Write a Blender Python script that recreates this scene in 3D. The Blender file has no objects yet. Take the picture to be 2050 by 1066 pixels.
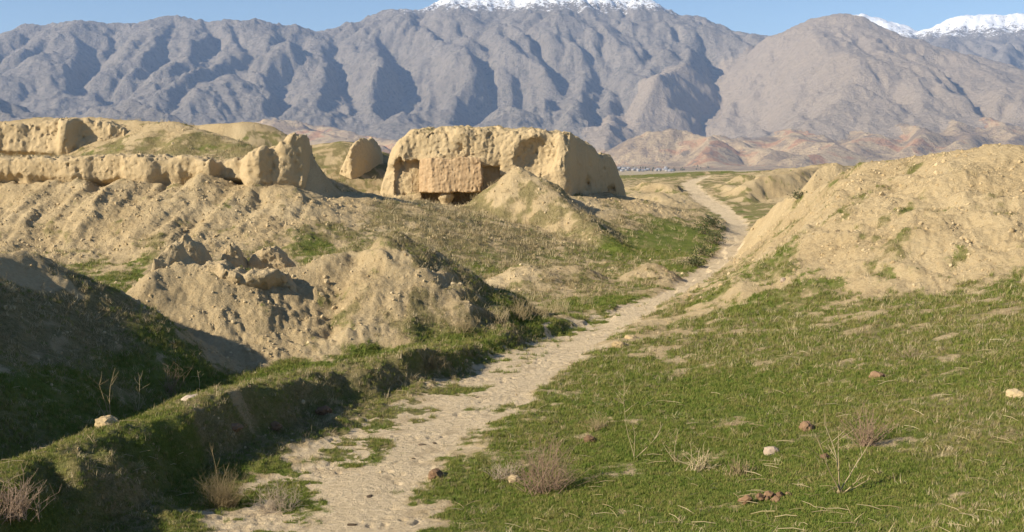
import bpy, math, random
import numpy as np
from math import radians, sin, cos, tan

random.seed(11)
RS = np.random.RandomState(11)
scene = bpy.context.scene
COL = scene.collection

# ------------------------------------------------------------------ camera, sky, sun, exposure
CAM_Z = 5.0
FPX = 2198.0                       # focal length in pixels of a 2050 px wide frame
PITCH = radians(5.28)              # looking slightly down
cam_data = bpy.data.cameras.new("camera")
cam = bpy.data.objects.new("camera", cam_data)
COL.objects.link(cam)
cam_data.sensor_width = 36.0
cam_data.lens = 36.0 * FPX / 2050.0
cam_data.clip_start = 0.1
cam_data.clip_end = 60000.0
cam.location = (0, 0, CAM_Z)
cam.rotation_euler = (radians(90) - PITCH, 0, 0)
scene.camera = cam

SUN_EL = radians(28.0)
SUN_AZ = radians(25.0)             # light travels towards +X, turned this much towards +Y
LDIR = np.array([cos(SUN_AZ) * cos(SUN_EL), sin(SUN_AZ) * cos(SUN_EL), -sin(SUN_EL)])

world = bpy.data.worlds.new("World")
scene.world = world
world.use_nodes = True
wn = world.node_tree
bg = wn.nodes["Background"]
sky = wn.nodes.new("ShaderNodeTexSky")
sky.sky_type = 'NISHITA'
sky.sun_disc = False
sky.sun_elevation = SUN_EL
# the sky's rotation turns clockwise from +Y; the sun stands at -L
sky.sun_rotation = math.atan2(-LDIR[0], -LDIR[1]) % (2 * math.pi)
sky.altitude = 900.0
sky.air_density = 1.0
sky.dust_density = 0.0
sky.ozone_density = 3.0
wn.links.new(sky.outputs[0], bg.inputs[0])
bg.inputs[1].default_value = 0.07

sun_data = bpy.data.lights.new("sun", 'SUN')
sun_data.energy = 5.0
sun_data.angle = radians(0.53)
sun_data.color = (1.0, 0.89, 0.72)
sun = bpy.data.objects.new("sun", sun_data)
COL.objects.link(sun)
from mathutils import Vector
sun.rotation_euler = Vector(LDIR.tolist()).to_track_quat('-Z', 'Y').to_euler()
sun.location = (-60, -20, 60)

scene.view_settings.view_transform = 'Standard'
scene.view_settings.look = 'None'
scene.view_settings.gamma = 1.0
scene.view_settings.use_curve_mapping = False
scene.view_settings.exposure = 0.85

scene.render.engine = 'CYCLES'
cy = scene.cycles
cy.max_bounces = 5
cy.diffuse_bounces = 3
cy.glossy_bounces = 1
cy.transmission_bounces = 2
cy.transparent_max_bounces = 6
cy.volume_bounces = 1
cy.use_denoising = True
try:
    cy.denoiser = 'OPENIMAGEDENOISE'
    cy.denoising_input_passes = 'RGB_ALBEDO_NORMAL'
    cy.denoising_prefilter = 'ACCURATE'
except Exception:
    pass

# ------------------------------------------------------------------ noise
_perm = np.random.RandomState(5).permutation(4096).astype(np.int64)
_ga = np.random.RandomState(6).rand(4096) * 2 * np.pi
_gx, _gy = np.cos(_ga).astype(np.float32), np.sin(_ga).astype(np.float32)
_g3 = np.random.RandomState(8).randn(4096, 3).astype(np.float32)
_g3 /= np.linalg.norm(_g3, axis=1)[:, None]


def n2(x, y, seed=0):
    x = np.asarray(x, np.float64) + seed * 17.31
    y = np.asarray(y, np.float64) + seed * 9.73
    ix = np.floor(x).astype(np.int64); iy = np.floor(y).astype(np.int64)
    fx = (x - ix).astype(np.float32); fy = (y - iy).astype(np.float32)
    u = fx * fx * fx * (fx * (fx * 6 - 15) + 10); v = fy * fy * fy * (fy * (fy * 6 - 15) + 10)

    def g(a, b, dx, dy):
        h = _perm[(_perm[(ix + a) & 4095] + iy + b) & 4095]
        return _gx[h] * dx + _gy[h] * dy
    a = g(0, 0, fx, fy); b = g(1, 0, fx - 1, fy)
    c = g(0, 1, fx, fy - 1); d = g(1, 1, fx - 1, fy - 1)
    return (a + u * (b - a) + v * ((c + u * (d - c)) - (a + u * (b - a)))) * 1.5


def n3(x, y, z, seed=0):
    x = np.asarray(x, np.float64) + seed * 17.31
    y = np.asarray(y, np.float64) + seed * 9.73
    z = np.asarray(z, np.float64) + seed * 5.17
    ix = np.floor(x).astype(np.int64); iy = np.floor(y).astype(np.int64); iz = np.floor(z).astype(np.int64)
    fx = (x - ix).astype(np.float32); fy = (y - iy).astype(np.float32); fz = (z - iz).astype(np.float32)
    u = fx * fx * (3 - 2 * fx); v = fy * fy * (3 - 2 * fy); w = fz * fz * (3 - 2 * fz)
    r = 0
    for a in (0, 1):
        for b in (0, 1):
            for c in (0, 1):
                h = _perm[(_perm[(_perm[(ix + a) & 4095] + iy + b) & 4095] + iz + c) & 4095]
                g = _g3[h]
                wt = (u if a else 1 - u) * (v if b else 1 - v) * (w if c else 1 - w)
                r = r + wt * (g[..., 0] * (fx - a) + g[..., 1] * (fy - b) + g[..., 2] * (fz - c))
    return r * 1.6


def fbm2(x, y, o=4, seed=0, gain=0.5):
    r = 0; a = 1.0
    for i in range(o):
        r = r + a * n2(x, y, seed + i); a *= gain; x = x * 2.03; y = y * 2.03
    return r


def fbm3(x, y, z, o=3, seed=0, gain=0.5):
    r = 0; a = 1.0
    for i in range(o):
        r = r + a * n3(x, y, z, seed + i); a *= gain; x = x * 2.03; y = y * 2.03; z = z * 2.03
    return r


def sstep(a, b, x):
    t = np.clip((x - a) / (b - a), 0, 1)
    return t * t * (3 - 2 * t)


def smax(a, b, k):
    h = np.clip(0.5 + 0.5 * (a - b) / k, 0, 1)
    return b + (a - b) * h + k * h * (1 - h)


# ------------------------------------------------------------------ from the photograph's directions to places
def ray(u, v):
    a = (u - 1025.0) / FPX; b = (533.0 - v) / FPX
    return np.array([a, cos(PITCH) + b * sin(PITCH), -sin(PITCH) + b * cos(PITCH)])


def P(u, v, Y):
    d = ray(u, v); s = Y / d[1]
    return (d[0] * s, Y, CAM_Z + d[2] * s)


def G(u, v, z):
    d = ray(u, v); s = (z - CAM_Z) / d[2]
    return (d[0] * s, d[1] * s, z)


# ------------------------------------------------------------------ the lie of the land
ctrl = [
    # path
    G(330, 1120, .05), G(560, 1040, 0), G(700, 930, 0), G(900, 820, 0), G(1030, 740, 0), G(1180, 670, 0), G(1300, 612, 0), G(1420, 545, 0),
    G(1455, 510, 0), G(1475, 480, .1), (17.5, 85, .35), (18.2, 92, .7), (18.1, 97, 1.2), (17.8, 103, 1.9), (18.4, 112, 2.5), (19.2, 120, 3.0),
    (21.5, 127, 3.35), (24, 150, 3.5),
    # under and around the camera
    (0, 0, 3.4), (-4, 0, 3.0), (5, 0, 3.6), (0, 4, 2.7), (0, 8, 1.45), (0, 11, .7), (-5, 8, .7), (-9, 8, .6), (6, 6, 2.6), (14, 6, 3.6),
    (0, -12, 4.5), (-30, -10, 3.0), (30, -10, 5.0), (-30, 10, 1.0),
    # right foreground
    G(1000, 1066, .25), G(1250, 1000, .35), G(1500, 1000, .7), G(1750, 1000, 1.0), G(2050, 1000, 1.4), G(2300, 1000, 1.9),
    G(1150, 850, .15), G(1400, 850, .45), G(1700, 850, .9), G(2050, 820, 1.5), G(1250, 740, .15), G(1450, 720, .5), G(1750, 700, 1.1),
    G(2050, 680, 1.7), G(1350, 660, .3), G(1600, 630, .9), G(1850, 610, 1.5), G(2200, 600, 2.1), G(1430, 590, .25),
    # hollow behind the bank and flat ground between the mounds
    (-8, 20, -.1), (-7, 25, -.1), (-12, 34, .1), (-20, 42, .1), (-12, 48, .1), (-25, 52, .2), (-5, 46, .1), (0, 44, .0), (5, 46, .0), (2, 52, .1),
    (9, 56, .05), (4, 60, .3), (11, 66, .2), (12, 76, .3), (-30, 30, .5), (-45, 45, 1.0), (3, 36, .0), (8, 43, .0),
    # beyond the block
    (12, 95, 1.3), (10, 110, 2.2), (14, 125, 3.0), (12, 150, 3.3), (5, 180, 3.0), (24, 104, 1.9), (28, 115, 3.0), (34, 130, 4.2), (40, 150, 4.5),
    (60, 160, 5.0), (50, 100, 4.5), (26, 86, 1.7), (-10, 110, 3.2), (-25, 110, 4.0), (-40, 110, 4.5), (0, 95, 1.8), (-60, 80, 4.5), (-60, 150, 4.0),
    (60, 60, 5.0), (60, 30, 4.5), (-20, 180, 3.5), (60, 200, 4.6),
]
CT = np.array(ctrl)


def _tps(r2):
    return 0.5 * r2 * np.log(r2 + 1e-9)


def tps_fit(pts, val, lam=0.6):
    n = len(pts)
    d2 = ((pts[:, None, :] - pts[None]) ** 2).sum(-1)
    A = np.zeros((n + 3, n + 3))
    A[:n, :n] = _tps(d2) + lam * np.eye(n)
    A[:n, n] = 1; A[:n, n + 1:] = pts
    A[n:, :n] = A[:n, n:].T
    b = np.zeros(n + 3); b[:n] = val
    return np.linalg.solve(A, b)


BASE_C = tps_fit(CT[:, :2], CT[:, 2])


def base(x, y):
    xc = np.clip(x, -60, 60); yc = np.clip(y, -12, 195)
    z = BASE_C[-3] + BASE_C[-2] * xc + BASE_C[-1] * yc
    for i in range(len(CT)):
        z = z + BASE_C[i] * _tps((xc - CT[i, 0]) ** 2 + (yc - CT[i, 1]) ** 2)
    return z


def ridge(x, y, pts, sl, sr, rnd=0.4, flat=0.0):
    """height of a ridge along a polyline; sl, sr: slopes left and right of its direction"""
    best = np.full(np.shape(x), -1e9)
    for (ax, ay, az), (bx, by, bz) in zip(pts[:-1], pts[1:]):
        dx, dy = bx - ax, by - ay; L2 = dx * dx + dy * dy + 1e-9
        t = np.clip(((x - ax) * dx + (y - ay) * dy) / L2, 0, 1)
        ex = x - ax - t * dx; ey = y - ay - t * dy
        d = np.sqrt(ex * ex + ey * ey)
        side = (dx * ey - dy * ex) / math.sqrt(L2)
        k = np.clip(0.5 + 0.5 * side / (d + 1e-6), 0, 1)
        s = sr + (sl - sr) * k
        d = np.maximum(d - flat, 0)
        best = np.maximum(best, az + t * (bz - az) - s * (np.sqrt(d * d + rnd * rnd) - rnd))
    return best


# (name, polyline, left slope, right slope, rounding, flat half width, blend)
FEATURES = [
    ("bank", [(-9.5, 8, 1.0), P(-160, 1000, 12.6), P(0, 950, 14), P(150, 905, 15.6), P(300, 850, 17.6), P(420, 792, 19.6), P(560, 764, 21.6), P(700, 737, 23.8),
              P(850, 704, 26.5), P(1000, 663, 31), P(1100, 648, 33), P(1250, 608, 40)], .30, 1.6, .2, .12, .1),
    ("mound", [(-20, 28.5, 2.8), (-15, 27.5, 2.6), P(28, 506, 26)], .62, .66, .3, 0, .2),
    ("mound", [(-11.75, 26, 2.9), (-12.2, 24, 3.0), (-12.8, 20, 3.5), (-13.2, 15, 4.0), (-13, 6, 4.0)], .68, .6, .25, 0, .2),
    ("mound", [(-11.5, 30.5, .5), P(300, 556, 30.2), P(345, 536, 30.9), P(430, 542, 31.2), P(500, 550, 31.4), P(590, 540, 32.2), P(700, 505, 33.5), P(748, 496, 34), P(786, 466, 34), P(812, 486, 34.3),
               P(865, 540, 35), P(960, 585, 37), P(1035, 612, 38.5)], .7, .57, .12, .08, .15),
    ("mound", [P(1000, 553, 45.5), P(1060, 530, 46), P(1130, 530, 47), P(1200, 552, 48)], .5, .42, .35, .1, .2),
    ("mound", [P(1275, 546, 47.5), P(1300, 533, 47.5), P(1330, 545, 48)], .6, .5, .25, 0, .12),
    ("hill", [P(1492, 472, 66), P(1512, 430, 62), P(1548, 400, 57.5), P(1606, 356, 51.5), P(1700, 345, 46), P(1850, 318, 41), P(2050, 294, 37), P(2300, 262, 36), (40, 36, 7.0)],
     .42, .5, 1.2, .3, .7),
    ("mound", [P(1340, 455, 72), P(1380, 438, 73), P(1410, 440, 74), P(1425, 470, 70), P(1412, 500, 64)], .5, .9, .3, .3, .2),
    # left ridge: talus, plateau, upper ridge, back ridge
    ("ridge", [P(-700, 362, 57.8), P(-300, 362, 57.9), P(0, 366, 57.8), P(150, 360, 57.4), P(200, 376, 57.7), P(270, 358, 56.8), P(330, 368, 57.2), P(400, 358, 56.8), P(455, 388, 57.9), P(510, 366, 56.6), P(590, 380, 58), P(628, 400, 59)], .3, .47, .3, .2, .5),
    ("ridge", [P(-700, 318, 66), P(0, 318, 66), P(300, 318, 66), P(420, 322, 66)], .5, 1.3, .3, 5.2, .3),
    ("ridge", [P(470, 325, 60), P(520, 325, 59.4), P(560, 300, 59), P(588, 290, 58.8)], 1.4, 1.6, .3, .3, .2),
    ("ridge", [P(-600, 262, 83), P(-100, 252, 82), P(0, 247, 81.5), P(100, 237, 81), P(220, 241, 80), P(300, 247, 76.5), P(340, 249, 74.5), P(400, 262, 72.5), P(460, 281, 71), P(520, 303, 69)], .5, .5, .5, .3, .4),
    ("ridge", [P(300, 260, 98), P(370, 255, 97), P(450, 249, 96), P(505, 246, 95), P(545, 268, 94), P(600, 292, 93)], .5, .6, .4, .3, .4),
    ("ridge", [P(590, 300, 94), P(650, 288, 92), P(690, 284, 91)], .4, .4, .6, .3, .4),
    # skirt of the big ruined block
    ("mound", [P(640, 402, 59), P(700, 394, 60), P(760, 400, 63), P(850, 414, 67.5), P(960, 417, 70), P(1080, 396, 72), P(1180, 392, 75)], .15, .27, .8, 1.0, .8),
    ("mound", [P(1022, 362, 69.8), P(1042, 338, 69), P(1075, 358, 68), P(1110, 385, 66.5), P(1170, 440, 63), P(1235, 492, 58.5)], .8, 1.05, .7, .05, .5),
    ("mound", [P(1130, 380, 74), P(1180, 402, 73.5), P(1240, 430, 72.5), P(1300, 446, 72)], .4, .6, .3, .2, .3),
    # hummocks on the terrace beyond
    ("mound", [P(1262, 375, 112), P(1300, 366, 112), P(1345, 372, 110), P(1385, 398, 104)], .5, .45, .3, .4, .3),
    ("mound", [P(1455, 385, 112), P(1500, 352, 116), P(1570, 342, 118), P(1660, 330, 120)], .4, .5, .4, .5, .4),
    ("mound", [P(1415, 362, 126), P(1470, 352, 130), P(1540, 345, 132)], .4, .4, .4, .5, .4),
    ("mound", [P(1270, 352, 150), P(1320, 349, 150), P(1370, 346, 150), P(1440, 343, 152)], .3, .3, .4, 1.5, .4),
    ("mound", [P(1425, 366, 118), P(1462, 372, 110), P(1500, 392, 101)], .9, .5, .3, .2, .25),
    ("mound", [P(1490, 372, 104), P(1530, 356, 106), P(1580, 348, 108)], .8, .7, .3, .3, .25),
    ("mound", [P(1590, 345, 112), P(1640, 336, 116)], .8, .7, .3, .3, .25),
    ("mound", [P(1270, 395, 100), P(1310, 388, 101), P(1340, 402, 98)], .8, .6, .3, .2, .25),
    ("mound", [P(1640, 336, 66), P(1665, 329, 66), P(1700, 338, 66)], .7, .9, .2, .1, .2),
]
# path: centre (x, y) and half width
PATHC = [(G(420, 1180, 0), 2.0), (G(575, 1066, 0), 1.75), (G(640, 1000, 0), 1.65), (G(720, 930, 0), 1.55), (G(800, 870, 0), 1.5), (G(930, 800, 0), 1.5), (G(1010, 750, 0), 1.35),
         (G(1100, 700, 0), 1.3), (G(1205, 650, 0), 1.3), (G(1275, 620, 0), 1.05), (G(1340, 590, 0), .75), (G(1395, 560, 0), .7), (G(1455, 512, 0), .7), (G(1475, 482, .1), .8),
         ((17.5, 85, 0), .95), ((18.2, 92, 0), .95), ((18.1, 97, 0), 1.1), ((17.8, 103, 0), 1.1), ((18.4, 112, 0), 1.0), ((19.2, 120, 0), .9), ((21.5, 127, 0), .8), ((24, 134, 0), .6)]


def path_dist(x, y):
    """signed-ish distance over half width, and the offset across (+ = right)"""
    best = np.full(np.shape(x), 1e9); across = np.zeros(np.shape(x))
    for ((ax, ay, _), aw), ((bx, by, _), bw) in zip(PATHC[:-1], PATHC[1:]):
        dx, dy = bx - ax, by - ay; L2 = dx * dx + dy * dy
        t = np.clip(((x - ax) * dx + (y - ay) * dy) / L2, 0, 1)
        ex = x - ax - t * dx; ey = y - ay - t * dy
        d = np.sqrt(ex * ex + ey * ey) / (aw + t * (bw - aw))
        s = -np.sign(dx * ey - dy * ex)
        m = d < best
        best = np.where(m, d, best); across = np.where(m, d * s, across)
    return best, across


def path_m(x, y):
    """metres from the edge of the track"""
    best = np.full(np.shape(x), 1e9)
    for ((ax, ay, _), aw), ((bx, by, _), bw) in zip(PATHC[:-1], PATHC[1:]):
        dx, dy = bx - ax, by - ay; L2 = dx * dx + dy * dy
        t = np.clip(((x - ax) * dx + (y - ay) * dy) / L2, 0, 1)
        best = np.minimum(best, np.hypot(x - ax - t * dx, y - ay - t * dy) - (aw + t * (bw - aw)))
    return np.maximum(best, 0)


def land(x, y):
    """broad height and the feature each point belongs to (-1: the plain ground)"""
    x = np.asarray(x, float); y = np.asarray(y, float)
    wx = x + 0.45 * n2(x / 3.1, y / 3.1, 3) + .18 * n2(x / 1.1, y / 1.1, 4)
    wy = y + 0.45 * n2(x / 3.1, y / 3.1, 5) + .18 * n2(x / 1.1, y / 1.1, 6)
    z = base(x, y)
    fid = np.full(np.shape(x), -1, int)
    for i, (nm, pts, sl, sr, rnd, fl, k) in enumerate(FEATURES):
        xs = [p[0] for p in pts]; ys = [p[1] for p in pts]
        m = (x > min(xs) - 22) & (x < max(xs) + 22) & (y > min(ys) - 22) & (y < max(ys) + 22)
        if not m.any():
            continue
        h = ridge(wx[m], wy[m], pts, sl, sr, rnd, fl)
        if i == 0:
            bx = .16 * n2(x[m] / 1.2, y[m] / 1.2, 95) + .11 * n2(x[m] / .45, y[m] / .45, 96)
            h = ridge(wx[m] + bx, wy[m] - .5 * bx, pts, sl, sr, rnd, fl) + .14 * n2(x[m] / 2.2, y[m] / 2.2, 97) - .05
        if i in (3, 6):
            # crusts and ledges left by rain
            h = h + .055 * np.sin(2 * np.pi * (h + .5 * n2(wx[m] / 2.4, wy[m] / 2.4, 93)) / .62) * sstep(-.3, .4, n2(wx[m] / 3.3, wy[m] / 3.3, 94))
            h = h + .16 * n2(wx[m] / 1.0, wy[m] / 4.5, 98)
        if i == 8:
            h = h + .30 * n2(wx[m] / 1.5, wy[m] / 8, 90) + .16 * n2(wx[m] / .65, wy[m] / 4, 91) + .25 * n2(wx[m] / 4, wy[m] / 9, 92)
        if nm == "hill" or i in (7, 17, 18, 19, 21, 22, 23, 24, 25):
            # cut back where the track passes
            pm = path_m(wx[m], wy[m])
            if nm == "hill":
                h = np.where(path_dist(wx[m], wy[m])[1] < 0, -9., h)
            h = np.minimum(h, np.interp(y[m], [60, 85, 100, 120, 130], [-.1, .3, 1.6, 2.9, 3.3]) + (np.interp(y[m], [30, 44, 54, 60, 68], [.3, .42, .6, 1.5, 2.4]) if nm == "hill" else .8) * pm + .07 * pm * pm)
        zm = z[m]
        f = fid[m]; f[h > zm - 0.02] = i; fid[m] = f
        z[m] = smax(h, zm, k)
    # the track is trodden in
    d, ac = path_dist(x, y)
    z = z - 0.06 * sstep(1.3, .6, d)
    r = np.hypot(x, y)
    z = np.where(r > 160, z - sstep(165, 520, r) * 34, z)
    z = np.where(r > 3400, z + (r - 3400) / 1600 * 14, z)
    return z, fid


def detail(x, y, rough):
    b1 = np.abs(n2(x / 1.3, y / 1.3, 20)); b2 = np.abs(n2(x / .55, y / .55, 21)); b3 = np.abs(n2(x / .24, y / .24, 22))
    z = rough * (.22 * n2(x / 2.7, y / 2.7, 23) + .19 * b1 + .16 * b2 + .105 * b3)
    z = z + (0.3 + 0.7 * rough) * (.02 * n2(x / .12, y / .12, 24)) + .05 * n2(x / 1.9, y / 1.9, 25)
    return z


def hit(u, v, far=260):
    d = ray(u, v)
    s = np.concatenate([np.arange(6, 60, .05), np.arange(60, far, .12)])
    X, Y, Z = d[0] * s, d[1] * s, CAM_Z + d[2] * s
    z, _ = land(X, Y)
    k = np.argmax(Z < z)
    return (X[k], Y[k], z[k])


# cover of the ground, looked up in the photograph: u, v, green, dry, rough
COVER = [
    (1000, 1040, .75, .3, .1), (1150, 1000, .95, .2, .1), (1300, 950, .95, .2, .1), (1500, 980, 1, .25, .1), (1700, 1010, 1, .2, .1), (1950, 1000, .95, .4, .1),
    (1200, 850, .85, .4, .1), (1400, 800, .95, .15, .1), (1600, 800, .95, .35, .1), (1800, 800, .95, .5, .1), (2030, 850, .9, .65, .1), (1250, 740, .9, .45, .1),
    (1450, 700, .8, .55, .15), (1650, 700, .85, .6, .15), (1850, 700, .88, .6, .15), (2030, 680, .85, .6, .15), (1350, 650, .5, .6, .3), (1500, 610, .8, .3, .2), (1550, 640, .7, .5, .2),
    (1700, 610, .7, .5, .3), (1900, 610, .68, .5, .3), (2030, 600, .7, .5, .3), (1450, 570, .5, .4, .5), (1600, 560, .4, .5, .6), (1800, 560, .38, .5, .6), (2030, 550, .4, .5, .6),
    (1550, 500, .28, .6, .8), (1700, 490, .25, .7, .9), (1900, 480, .18, .7, .9), (2030, 470, .12, .7, .9), (1540, 440, .03, .6, .5), (1525, 460, .03, .6, .5), (1515, 500, .1, .6, .5), (1480, 540, .2, .6, .5), (1580, 410, .03, .6, .6), (1510, 450, .03, .6, .5), (1500, 480, .08, .6, .5), (1650, 420, .18, .7, .9), (1800, 400, .12, .7, .9),
    (1980, 400, .06, .7, .9), (1620, 380, .05, .7, .5), (1750, 355, .05, .7, .6), (1950, 330, .03, .7, .6), (1300, 690, .75, .5, .2), (1240, 700, .3, .5, .2),
    # bank: dry growth on its shaded side, thickened to paint the shade darker
    (60, 930, .9, .35, .15), (250, 850, .85, .4, .15), (420, 775, 1.15, .08, .1), (600, 750, 1.15, .08, .1), (750, 720, 1.15, .08, .1), (900, 680, 1.15, .08, .1), (1050, 640, .9, .3, .1),
    (1200, 605, 1.15, .08, .1), (200, 960, 1.05, .75, .6), (450, 860, 1.05, .75, .6), (600, 830, 1.05, .75, .6), (300, 1000, 1.05, .75, .6), (850, 730, 1.05, .75, .6), (700, 790, 1.05, .75, .6), (950, 695, .9, .4, .2), (520, 800, 1.05, .75, .6), (420, 1000, .85, .2, .1), (500, 960, .8, .3, .1),
    # shaded left mound and hollow: dense cover paints the shade darker, bare where lit
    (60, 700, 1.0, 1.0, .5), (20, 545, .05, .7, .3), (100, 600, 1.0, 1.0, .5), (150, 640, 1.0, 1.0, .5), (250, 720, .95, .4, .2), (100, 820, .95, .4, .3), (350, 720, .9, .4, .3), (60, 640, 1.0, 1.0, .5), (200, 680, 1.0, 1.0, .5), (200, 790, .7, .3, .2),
    # middle mound
    (330, 600, .0, .5, .6), (450, 660, .02, .6, .9), (600, 660, .03, .6, 1.), (700, 690, .1, .7, 1.), (500, 715, .05, .7, 1.), (700, 580, .05, .6, .8), (740, 530, .03, .5, .6), (640, 530, .03, .5, .6),
    (780, 600, .4, 1., .8), (860, 590, .5, 1., .8), (930, 630, .55, 1., .6), (840, 560, .4, 1., .8), (900, 600, .5, 1., .7), (780, 670, .4, .8, .7), (260, 600, .05, .5, .4), (840, 660, .7, .6, .3),
    # flats
    (250, 555, .8, .4, .3), (620, 490, .85, .35, .2), (680, 480, .6, .7, .4), (900, 520, .95, .75, .15), (960, 540, .98, .55, .1), (860, 500, .9, .8, .2), (1000, 520, .9, .7, .2), (1060, 545, .25, .8, .6), (1120, 580, .5, .85, .4), (1180, 540, .7, .6, .3),
    (1240, 500, 1.1, .15, .2), (1300, 470, 1.1, .3, .15), (1360, 460, 1.1, .3, .15), (1340, 490, 1.15, .2, .15), (1300, 505, 1.1, .3, .15), (1250, 570, .75, .55, .2), (1300, 545, .3, .7, .6), (1400, 500, 1.1, .3, .3), (1370, 540, 1.0, .3, .2), (1050, 600, .7, .75, .2),
    # left talus
    (60, 420, .03, .6, .8), (250, 440, .03, .6, .8), (450, 430, .03, .6, .8), (60, 500, .22, .8, .9), (200, 500, .22, .8, .9), (420, 480, .2, .8, .9), (560, 440, .1, .8, .8), (150, 540, .6, .5, .5), (560, 490, .4, .7, .6),
    (640, 430, .2, .8, .6), (600, 390, .05, .7, .5), (680, 410, .15, .8, .6),
    # plateau
    (200, 312, .8, .7, .2), (330, 295, .65, .8, .4), (420, 300, .75, .7, .4), (250, 265, .1, .7, .6), (150, 250, .05, .6, .6), (350, 262, .25, .8, .5), (470, 255, .03, .6, .4), (520, 275, .5, .7, .3), (670, 300, .6, .85, .3),
    # skirt of the block
    (800, 430, 0.75, .95, .5), (900, 430, 0.80, .85, .4), (1000, 430, 0.75, .9, .5), (850, 470, 0.75, .95, .6), (1000, 480, 0.75, .95, .6), (1100, 460, 0.65, .95, .7), (1060, 400, 0.55, .95, .6), (1150, 490, 0.75, .95, .6), (1040, 350, 0.15, .8, .6),
    (1200, 430, 0.15, .9, .6), (1250, 450, 0.65, .85, .4), (750, 395, 0.15, .8, .6), (760, 480, 0.85, .9, .5),
    # beyond
    (1300, 390, .05, .7, .9), (1340, 410, .2, .8, .9), (1300, 420, .1, .7, .9), (1320, 352, .85, .5, .1), (1450, 400, .6, .7, .2), (1420, 372, .6, .7, .2), (1480, 425, .8, .6, .2), (1520, 370, .15, .7, .9), (1560, 355, .15, .7, .9), (1600, 345, .2, .6, .8),
    (1740, 330, .85, .4, .1), (1660, 333, .03, .6, .6),
]
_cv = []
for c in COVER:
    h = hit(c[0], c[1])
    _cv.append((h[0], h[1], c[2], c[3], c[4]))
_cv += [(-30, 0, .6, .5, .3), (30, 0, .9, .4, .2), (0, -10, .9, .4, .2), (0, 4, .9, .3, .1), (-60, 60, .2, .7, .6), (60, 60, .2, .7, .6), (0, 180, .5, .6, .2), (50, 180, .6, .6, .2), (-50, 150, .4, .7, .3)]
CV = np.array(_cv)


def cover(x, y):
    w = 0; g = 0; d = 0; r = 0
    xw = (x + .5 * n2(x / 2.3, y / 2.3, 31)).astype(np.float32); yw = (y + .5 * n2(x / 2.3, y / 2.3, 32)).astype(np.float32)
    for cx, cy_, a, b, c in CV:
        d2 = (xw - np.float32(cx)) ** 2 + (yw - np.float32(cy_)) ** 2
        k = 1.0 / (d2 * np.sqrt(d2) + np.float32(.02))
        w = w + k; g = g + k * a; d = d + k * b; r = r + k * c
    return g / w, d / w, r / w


# ------------------------------------------------------------------ mesh helpers
def mesh_np(name, verts, quads=None, tris=None, smooth=True, attrs=None):
    me = bpy.data.meshes.new(name)
    nq = 0 if quads is None else len(quads); nt = 0 if tris is None else len(tris)
    me.vertices.add(len(verts)); me.vertices.foreach_set("co", np.ascontiguousarray(verts, np.float32).ravel())
    idx = []; starts = []
    if nq:
        idx.append(np.asarray(quads, np.int32).ravel()); starts.append(np.arange(nq, dtype=np.int32) * 4)
    if nt:
        idx.append(np.asarray(tris, np.int32).ravel()); starts.append(nq * 4 + np.arange(nt, dtype=np.int32) * 3)
    if idx:
        idx = np.concatenate(idx); starts = np.concatenate(starts)
        me.loops.add(len(idx)); me.loops.foreach_set("vertex_index", idx)
        me.polygons.add(len(starts)); me.polygons.foreach_set("loop_start", starts)
    for k, v in (attrs or {}).items():
        v = np.asarray(v, np.float32)
        if v.ndim == 1:
            at = me.attributes.new(k, 'FLOAT', 'POINT'); at.data.foreach_set("value", np.ascontiguousarray(v))
        else:
            at = me.attributes.new(k, 'FLOAT_VECTOR', 'POINT'); at.data.foreach_set("vector", np.ascontiguousarray(v).ravel())
    me.update(calc_edges=True)
    if smooth and (nq or nt):
        me.polygons.foreach_set("use_smooth", np.ones(nq + nt, bool))
    return me


def link(name, me, mat=None, parent=None, loc=None):
    o = bpy.data.objects.new(name, me)
    COL.objects.link(o)
    if mat is not None and me is not None:
        me.materials.clear(); me.materials.append(mat)
    if parent is not None:
        o.parent = parent
    if loc is not None:
        o.location = loc
    return o


def tag(o, label=None, cat=None, group=None, kind=None):
    if label: o["label"] = label
    if cat: o["category"] = cat
    if group: o["group"] = group
    if kind: o["kind"] = kind
    return o


# ------------------------------------------------------------------ materials
def nodes_of(name):
    m = bpy.data.materials.new(name); m.use_nodes = True
    nt = m.node_tree
    b = nt.nodes["Principled BSDF"]
    b.inputs["Roughness"].default_value = 0.95
    b.inputs["Specular IOR Level"].default_value = 0.08
    return m, nt, b


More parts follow.
